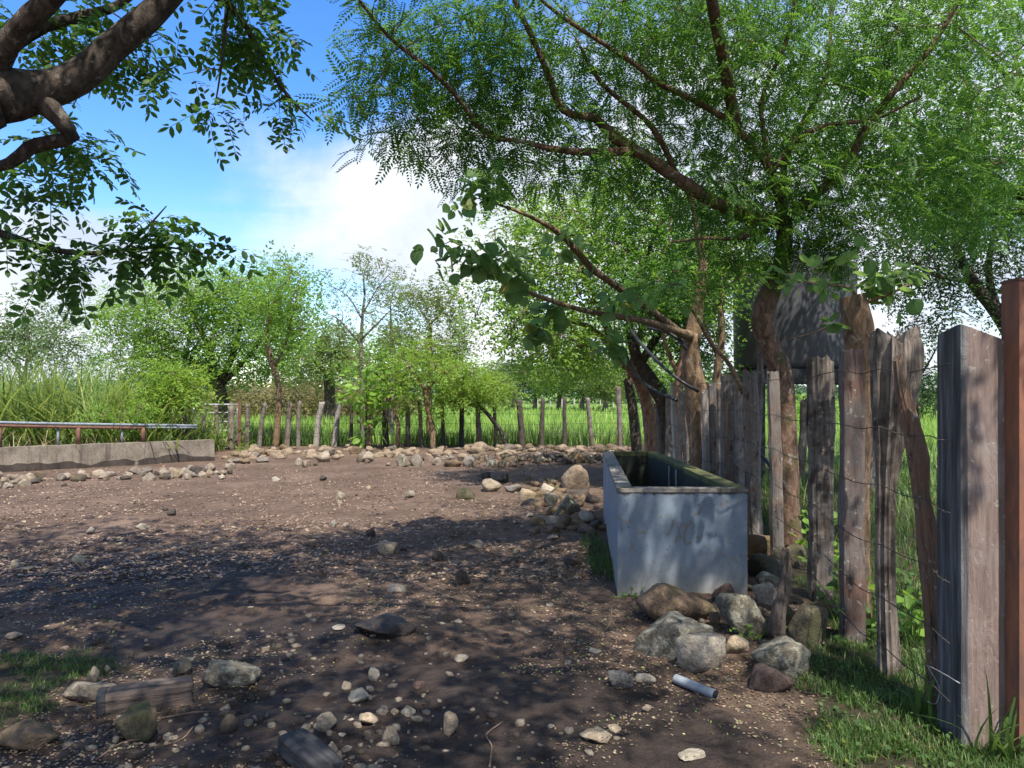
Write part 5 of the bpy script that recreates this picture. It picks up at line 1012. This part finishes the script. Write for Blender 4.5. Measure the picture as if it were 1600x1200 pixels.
# barbed wire of the near fence
def wire_strand(label, pts, group, r=.0028, barb=True, name='barbed_wire', seed=0):
    g = Geo(); P, R = tube(g, pts, [r] * len(pts), 5, .12)
    if barb:
        rr_ = np.random.default_rng(seed); s = np.cumsum(np.linalg.norm(np.diff(P, axis=0), axis=1)); nb = int(s[-1] / .16)
        for k in range(nb):
            p = P[np.searchsorted(s, (k + .5) * .16)]; a = rand_dirs(1, rr_)[0] * .011; b = rand_dirs(1, rr_)[0] * .011
            g.add(np.array([p - a, p + a, p + a + .0025, p - a + .0025, p - b, p + b, p + b + .0025, p - b + .0025]), [[0, 1, 2, 3], [4, 5, 6, 7]])
    return tag(g.build(name, MAT['wire'], loc=tuple(P[0])), label, 'barbed wire', group)
stops = [(1470, 3.50), (1440, 3.77), (1366, 4.36), (1310, 4.9), (1264, 5.9), (1204, 7.15), (1168, 8.2), (1130, 9.3), (1085, 10.1), (1050, 12.3), (1015, 15)]
names_w = ['topmost', 'second', 'third', 'fourth', 'fifth', 'lowest']
for k, z0 in enumerate((1.73, 1.40, 1.08, .76, .48, .22)):
    pts = []
    for i, (x, d) in enumerate(stops):
        X = (x - 800) / FOC * d; z = z0 - .012 * math.sin(i * 1.7 + k)
        pts.append((X, d - .07, z))
        if i < len(stops) - 1:
            x2, d2 = stops[i + 1]; X2 = (x2 - 800) / FOC * d2; pts.append(((X + X2) / 2, (d + d2) / 2 - .07, z - .006 - .008 * ((k * 3 + i) % 3)))
    wire_strand('%s strand of barbed wire on the near fence posts' % names_w[k], pts, 'barbed wire strands of the near fence', seed=k)
g = Geo(); tube(g, [W(1448, 1040, 3.75), W(1460, 1045, 3.6), W(1480, 1056, 3.45), W(1500, 1068, 3.4)], [.0028] * 4, 6, .02, .5, -30); tube(g, [W(1450, 1042, 3.75), W(1468, 1075, 3.7), W(1462, 1100, 3.7), W(1448, 1095, 3.7)], [.002] * 4, 5, .03)
tag(g.build('wire_coil', MAT['galv'], loc=tuple(W(1460, 1060, 3.7))), 'bright twisted loose wire end hanging at the squared post', 'wire')

# ------------------------------------------------------------------ far fence
far_posts = [(386, 631, 700, 4.5, 1), (409, 630, 706, 4, 5), (449, 629, 712, 4.5, 4), (467, 628, 708, 4, 1), (497, 628, 704, 5, 6), (525, 628, 703, 5, 5), (548, 628, 706, 3, 1), (576, 629, 702, 5.5, 0), (603, 631, 703, 5, -1), (637, 636, 703, 4.5, 0), (657, 626, 704, 4, -2),
 (692, 624, 701, 3.5, -1), (721, 624, 704, 4.5, 1), (748, 624, 702, 5, -2), (775, 624, 703, 3.5, -3), (813, 624, 708, 5.5, -3), (847, 623, 705, 4.5, 1), (882, 622, 702, 4, 0), (923, 622, 707, 4, -5), (967, 604, 703, 4.5, -1),
 (232, 645, 700, 5, 0), (246, 640, 700, 6, 0), (262, 640, 700, 5, 0), (276, 634, 702, 6, 0), (293, 640, 700, 5.5, 0), (318, 634, 697, 4, 3), (338, 634, 700, 3.5, 0), (361, 635, 699, 6, 0)]
far_lab = ['dark thick far fence post next to the rusty gate post', 'bowed grey far fence post, second after the gate', 'leaning slim far fence post beside the slender crooked tree', 'straight grey post between the slender tree and a pale leaning one', 'pale grey leaning far fence post in open grass', 'pale far fence post leaning toward the leafy shrub', 'thin dark far post at the edge of the leafy shrub', 'dark post inside the leafy shrub', 'dark post at the second stem of the leafy shrub', 'dark short post past the leafy shrub', 'brown post beside a short dark one, under the bright crown', 'thinnest dark post under the bright spreading crown', 'thick black post under the bright spreading crown', 'reddish brown post standing over the big round boulder', 'slim dark post crossed by the bent sapling', 'bulky headed dark post right of the bent sapling', 'dark post with a crooked sapling against it', 'black post with pale head in the open pasture view', 'pale headed post curved toward its foot', 'tallest post of the far fence, pale above and dark below',
 'short dark post furthest from the gate behind the pipe rail', 'thick dark post behind the pipe rail by the yellow green shrub', 'grey thin post in the cluster behind the pipe rail', 'two toned grey post in the cluster behind the pipe rail', 'dark post at the gate end of the pipe rail cluster', 'leaning thin post seen through the gate bars', 'slim post hidden behind the gate upright', 'thick grey post seen through the gate bars']
fmats = ['wood_brown', 'wood_grey', 'wood_brown', 'wood_grey', 'wood_pale', 'wood_pale', 'wood_dark', 'wood_dark', 'wood_dark', 'wood_brown', 'wood_brown', 'wood_dark', 'wood_black', 'wood_red', 'wood_dark', 'wood_dark', 'wood_dark', 'wood_dark', 'wood_brown', 'wood_brown', 'wood_dark', 'wood_dark', 'wood_grey', 'wood_grey', 'wood_dark', 'wood_grey', 'wood_grey', 'wood_brown']
for i, (x, yt, yb, hw, lean) in enumerate(far_posts):
    d = 21.6 if i < 20 else 20.6; g = Geo(); rr_ = random.Random(i); m = rr_.uniform(-1.5, 1.5)
    top = W(x + lean, yt, d); mid_ = W(x + m, (yt + yb) / 2, d); bot = W(x - lean * .8, yb + 6, d); bot[2] = min(bot[2], -.02)
    r = hw / FOC * d; tube(g, [bot, mid_, top], [r * 1.08, r, r * .92], 10, .08, .13, 5, i + 40, 0, rr_.random() * 3, .85, True, .05, .15)
    tag(g.build('fence_post', MAT[fmats[i]], loc=(bot[0], d, 0)), far_lab[i], 'fence post', 'wooden posts of the far fence')
for k, z0 in enumerate((1.30, 1.02, .74, .46)):
    pts = [((x - 800) / FOC * 21.5, 21.48, z0 + .02 * math.sin(i + k)) for i, (x, *_r) in enumerate(sorted(far_posts[:20]))]
    pts = [((374 - 800) / FOC * 21.5, 21.48, z0)] + pts + [((1012 - 800) / FOC * 20, 19.5, z0)]
    wire_strand('%s wire of the far fence' % ['top', 'second', 'third', 'bottom'][k], pts, 'wires of the far fence', .004, False, 'fence_wire')
for i, x in enumerate((897, 917, 938, 958, 840, 860, 878, 760, 1000)):
    d = 88 + (i % 3); g = Geo(); p = W(x, 0, d); box(g, (p[0], d, .5), (.14, .14, 1.0), .3, .9)
    tag(g.build('white_post', MAT['white_post'], loc=(p[0], d, 0), smooth=False), 'little white fence post on the far side of the pasture', 'fence post', 'white posts across the pasture')

# gate
def gate():
    d = 20.9; root = empty('field_gate', tuple(W(300, 0, d) * np.array([1, 1, 0])), 'grey tubular metal field gate beside the end of the low wall', 'gate')
    def P(x, y): return W(x, y, d + (372 - x) * -.004)
    g = Geo()
    tube(g, [P(302, 632), P(371, 632)], [.021] * 2, 8, .3); tube(g, [P(302, 702), P(371, 699)], [.021] * 2, 8, .3); tube(g, [P(303, 632), P(303, 702)], [.021] * 2, 8, .3); tube(g, [P(371, 632), P(371, 700)], [.03] * 2, 8, .3)
    g.build('gate_frame', MAT['galv'], root)
    for y in (645, 659, 673, 688):
        g = Geo(); tube(g, [P(303, y), P(371, y - .5)], [.014] * 2, 8, .3); g.build('gate_bar', MAT['galv'], root)
    g = Geo(); tube(g, [P(338, 632), P(337, 716)], [.025] * 2, 8, .3); g.build('gate_upright', MAT['galv'], root)
gate()
g = Geo(); p0 = W(374, 0, 20.8); box(g, (p0[0], 20.8, .66), (.09, .09, 1.42), .3, 1); tag(g.build('gate_post', MAT['rust_dark'], loc=(p0[0], 20.8, 0), smooth=False), 'square rusty brown gate post at the hinge of the field gate', 'gate post')

# low concrete wall and pipe rail
A = np.array([-13.2, 13.2]); Bp = np.array([-7.0, 18.2])
def wall():
    u = (Bp - A) / np.linalg.norm(Bp - A); nrm = np.array([u[1], -u[0]]); Ln = np.linalg.norm(Bp - A)
    root = empty('low_wall', (*A, 0), 'low weathered concrete wall with a dark crumbling foot', 'wall')
    n = 90; s = np.linspace(0, Ln, n)
    def strip(z0, z1, off, name, mat, seed, rows=8, thick=.26, jagtop=0):
        g = Geo(); z = np.linspace(0, 1, rows); P = []
        zt = z1 + jagtop * nz(np.stack([s, s * 0, s * 0], -1), .9, seed, 4)
        for zz in z:
            h = z0 + (zt - z0) * zz; c = A + u * s[:, None] + nrm * off; V = np.c_[c, h]; V[:, :2] += nrm * (.012 * nz(V, 1.2, seed, 4))[:, None]; P.append(V)
        c = A + u * s[:, None] - nrm * (thick - off); P.append(np.c_[c, zt]); P.append(np.c_[c, np.full(n, z0)])
        V = np.concatenate(P); R_ = len(P); ii = np.arange(R_ * n).reshape(R_, n); g.add(V, np.stack([ii[:-1, :-1], ii[:-1, 1:], ii[1:, 1:], ii[1:, :-1]], -1).reshape(-1, 4))
        last = [ii[r][-1] for r in range(R_)]; first = [ii[r][0] for r in range(R_)]
        cc = V[last].mean(0); g.add(np.concatenate([V[last], [cc]]), None, [[r, (r + 1) % R_, R_] for r in range(R_)])
        return g.build(name, mat, root, smooth=False)
    strip(.0, .50, 0, 'wall_body', MAT['concrete'], 7)
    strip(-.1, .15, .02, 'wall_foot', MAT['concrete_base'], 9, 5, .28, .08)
wall()
def rail():
    u = (Bp - A) / np.linalg.norm(Bp - A); nrm = np.array([u[1], -u[0]])
    root = empty('pipe_rail', (*A, 0), 'horizontal pipe rail on rusty posts above the low wall', 'rail')
    def Pt(x, z):      # a point over the wall on picture column x
        k = (x - 800) / FOC; t = (k * A[1] - A[0]) / ((Bp - A)[0] - k * (Bp - A)[1]); p = A + (Bp - A) * t - nrm * .12; return np.array([p[0], p[1], z])
    def dd(x, y): p = Pt(x, 0); return np.array([p[0], p[1], CAMZ - (y - HY) / FOC * p[1]])
    g = Geo(); tube(g, [dd(-80, 656), dd(0, 660), dd(150, 663), dd(310, 665)], [.03] * 4, 10, .5); g.build('top_pipe', MAT['galv_blue'], root)
    g = Geo(); tube(g, [dd(-80, 661), dd(0, 665), dd(150, 668), dd(229, 669)], [.034] * 4, 10, .5); g.build('under_pipe', MAT['rust_dark'], root)
    g = Geo(); tube(g, [dd(229, 668), dd(310, 668)], [.026] * 2, 10, .5); g.build('under_pipe', MAT['galv_blue'], root)
    for x in (0, 124, 226): g = Geo(); p = dd(x, 668); tube(g, [(p[0], p[1], .49), tuple(p)], [.04] * 2, 8, .3, 0, 3, 0, 10); g.build('rail_post', MAT['rust_dark'], root)
    for x in (90, 191): g = Geo(); p = dd(x, 668); tube(g, [(p[0], p[1] + .05, .49), (p[0], p[1] + .05, p[2])], [.026] * 2, 8, .3); g.build('rail_support', MAT['galv_blue'], root)
rail()

# water tank on its stand
def tank():
    d = 13.0; cx = W(1242, 0, d + 1)[0]; R = 1.07; z0 = CAMZ + (HY - 575) / FOC * d
    root = empty('water_tank', (cx, d + R, 0), 'dark grey round plastic water tank on a steel stand behind the fence', 'water tank')
    prof = [(.0, 0), (.93, 0), (.965, .03), (.98, .12), (.985, .6), (.99, 1.0), (.992, 1.02), (.992, 1.06), (.99, 1.08), (.995, 1.5), (1.0, 1.78), (.97, 1.86), (.7, 2.02), (.3, 2.1), (.3, 2.16), (.0, 2.16)]
    g = Geo(); n = 56; th = np.arange(n) / n * 2 * math.pi
    V = np.array([[cx + R * r * math.cos(t), d + R + R * r * math.sin(t), z0 + z] for r, z in prof for t in th]); ii = np.arange(len(prof) * n).reshape(len(prof), n); a = ii[:-1]; b = ii[1:]
    g.add(V, np.stack([a, np.roll(a, -1, 1), np.roll(b, -1, 1), b], -1).reshape(-1, 4)); g.build('tank_body', MAT['tank'], root)
    g = Geo()
    for sx in (-1, 1): box(g, (cx + sx * .9, d + R, z0 - .14), (.12, 2.1, .24))
    for k in range(5): box(g, (cx, d + .1 + k * .45, z0 - .06), (1.68, .14, .1))
    for sy in (-1, 1): box(g, (cx, d + R + sy * 1.0, z0 - .15), (1.68, .1, .2))
    g.build('platform', MAT['dark_steel'], root, smooth=False)
    for sx in (-1, 1):
        for sy in (-1, 1): g = Geo(); box(g, (cx + sx * .86, d + R + sy * .86, (z0 - .26) / 2), (.1, .1, z0 - .26)); g.build('leg', MAT['dark_steel'], root, smooth=False)
tank()

# hoses, pipe, timbers, sticks
for lb, pts, r in (('black hose sagging from the leaning trunks to the broad leaved trunk', [(985, 515, 11), (1000, 535, 10.6), (1035, 572, 10.2), (1065, 596, 10.0), (1092, 612, 9.95)], .022), ('short black hose looped over the boughs above the trough', [(1012, 512, 10.2), (1040, 518, 10), (1062, 532, 9.95), (1072, 546, 9.9)], .022), ('grey hose hanging lowest between leaning trunks and planks', [(976, 548, 12.6), (990, 580, 12.2), (1015, 605, 11.8), (1058, 626, 11.4)], .024), ('black hose running through the grass past the plank post', [(1140, 690, 9.6), (1185, 708, 9.2), (1212, 740, 8.9), (1236, 770, 8.8)], .022)):
    g = Geo(); tube(g, [W(*p) for p in pts], [r] * len(pts), 10, .08); tag(g.build('hose', MAT['hose'], loc=tuple(W(*pts[0]))), lb, 'hose', 'water hoses by the trough')
def pvc():
    a = gpt(1056, 1064); b = gpt(1118, 1088); a[2] += .028; b[2] += .028; root = empty('pvc_pipe', a, 'short pale grey plastic pipe lying on the soil', 'pipe')
    g = Geo(); tube(g, [a, b], [.026, .026], 20, .1, cap=False); g.build('pipe_wall', MAT['pvc'], root)
    g = Geo(); tube(g, [a + (b - a) * .02, b - (b - a) * .004], [.0222, .0222], 20, .1); g.build('shade_plug', MAT['bore_shade'], root)  # solid near-black plug standing in for the shade inside the pipe
pvc()
def timber(label, p, L, w, h, rz, mat, tilt=0, end=None):
    root = empty('timber_block', tuple(np.array(p) + np.array([0, 0, h / 2])), label, 'timber', 'old timbers lying in the yard')
    root.rotation_euler = (0, math.radians(90) - tilt, rz); loc = root.location.copy(); root.location = (0, 0, 0)
    g = Geo(); tube(g, [(0, 0, -L / 2), (0, 0, -L * .2), (0, 0, L * .2), (0, 0, L / 2)], [h * .54, h * .56, h * .55, h * .52], 36, .03, .05, 5, 17, 12, 0, w / h, True, .008, .035); g.build('beam', MAT[mat], root)
    if end:
        g = Geo(); tube(g, [(0, 0, -L / 2 - .012), (0, 0, -L / 2 + .03)], [h * .55, h * .565], 36, .02, .05, 5, 17, 12, 0, w / h, True, 0, .035); g.build('charred_end', MAT[end], root)
    root.location = loc
MAT['wood_log'] = wood_mat('wood_log', (.075, .055, .045), (.15, .115, .095), lichen=False)
timber('thick brown cut timber block lying on the mud with a black end', gpt(222, 1106) + np.array([0, .06, -.015]), .43, .14, .125, math.radians(22), 'wood_log', .03, 'wood_black')
timber('black squared beam end sticking up from the mud by the bottom edge', gpt(486, 1196) + np.array([0, .0, -.01]), .36, .12, .085, math.radians(-48), 'wood_black', -.05)
for lb, pts in (('long dry stalk lying beside the mossy stone', [(150, 1190), (190, 1165), (230, 1150)]), ('dry stalk pointing at an oval stone', [(258, 1172), (285, 1155), (302, 1138)]), ('thin straight twig reaching from the mossy stone', [(248, 1119), (300, 1114), (330, 1112)]), ('thin bent twig on bare soil at the bottom edge', [(765, 1200), (768, 1165), (760, 1150), (785, 1130)])):
    g = Geo(); tube(g, [gpt(*p) + np.array([0, 0, .008]) for p in pts], [.0045] * len(pts), 5, .05, .3, -20); tag(g.build('dry_stalk', MAT['twig'], loc=tuple(gpt(*pts[0]))), lb, 'stalk', 'dry stalks on the ground')
g = Geo(); tube(g, [W(945, 985, 5.0), W(955, 970, 5.05), W(956, 950, 5.1), W(970, 942, 5.1)], [.004, .004, .004, .003], 5, .05); tube(g, [W(955, 970, 5.05), W(968, 985, 4.95)], [.004, .003], 5, .05)
tag(g.build('bent_twig', MAT['twig'], loc=tuple(gpt(945, 990))), 'arched dry twig standing by the corner of the trough', 'twig')

# weeds along the near fence
def weed(label, x, y, n, size, hgt, seed, name='weed_plant', mat='grass', d=None, spread=.18):
    r_ = np.random.default_rng(seed); b = gpt(x, y); root = empty(name, b, label, 'weed', 'weeds along the near fence'); g = Geo(); gs = Geo()
    P = b + np.stack([r_.normal(0, spread, n), r_.normal(0, spread, n), r_.uniform(.05, 1, n) * hgt], -1)
    for p in P[::2]: tube(gs, [b + (p - b) * np.array([.3, .3, 0]), b + (p - b) * np.array([.6, .6, .5]), p], [.003, .003, .002], 4, .1, cap=False)
    f = np.stack([r_.normal(size=n), r_.normal(size=n) - .4, r_.normal(0, .3, n) - .1], -1); u = np.stack([r_.normal(0, .4, n), r_.normal(0, .4, n) - .3, np.ones(n)], -1)
    V, Q, _ = inst(OVAL[0] * np.array([.8, 1, 1]), OVAL[1], None, P, frame(f, u), size * r_.uniform(.5, 1.2, n)); g.add(V, Q)
    gs.build('stems', MAT['leaf_far'], root); g.build('leaves', MAT[mat], root)
weed('broad leaved weed at the foot of the red post', 1322, 985, 22, .09, .28, 1)
weed('light green leafy weed between the rotten post and the squared post', 1425, 1000, 44, .09, .38, 2, mat='leaf_far')
weed('tiny bright weed between the boulders beside the egg shaped stone', 1178, 1000, 18, .035, .10, 3, mat='leaf_far', spread=.06)
weed('weedy clump behind the rotten post', 1400, 945, 40, .09, .4, 4, mat='grass', spread=.3)
weed('bright weed behind the grey hollow post', 1305, 880, 40, .10, .5, 5, mat='leaf_far', spread=.25)
weed('small weed tucked under the trough front by the brown boulder', 985, 932, 12, .04, .08, 6, mat='grass', spread=.06)
weed('dark leafed weed growing behind the trough rim beside the planks', 1110, 800, 50, .13, .75, 7, mat='grass', spread=.25)
n = 420; X, Y = screen_pts(n, 1180, 1560, 960, 1215, rg); k = grass_mask(X, Y) > .5; X, Y = X[k], Y[k]; n = len(X)
f = np.stack([rg.normal(size=n), rg.normal(size=n), rg.normal(.2, .3, n)], -1); u = np.stack([rg.normal(0, .3, n), rg.normal(0, .3, n) - .2, np.ones(n)], -1)
V, Q, _ = inst(OVAL[0] * np.array([.7, 1, 1]), OVAL[1], None, np.stack([X, Y, gz(X, Y) + rg.uniform(.005, .05, n)], -1), frame(f, u), rg.uniform(.012, .035, n))
tag(Geo().add(V, Q).build('ground_weeds', MAT['leaf_round'], loc=(1.8, 4, 0)), 'low broad leaved weeds among the grass by the near fence', 'weeds', kind='stuff')
def tuft(label, x, y, n, H, w, seed):
    g = Geo(); r_ = np.random.default_rng(seed); b = gpt(x, y); blades('', b[0] + r_.normal(0, .03, n), b[1] + r_.normal(0, .03, n), H * r_.uniform(.5, 1, n), np.full(n, w), None, None, 1.0, 6, g=g)
    tag(g.build('grass_tuft', MAT['grass'], loc=tuple(b)), label, 'grass tuft', 'long bladed grass tufts')
tuft('long bladed grass tuft at the foot of the thin gnarled post', 1440, 1120, 14, .42, .02, 1)
tuft('long bladed grass tuft arching in front of the squared post', 1545, 1185, 9, .5, .018, 2)
tuft('grass tuft under the rusty steel post at the corner', 1580, 1190, 16, .3, .02, 3)
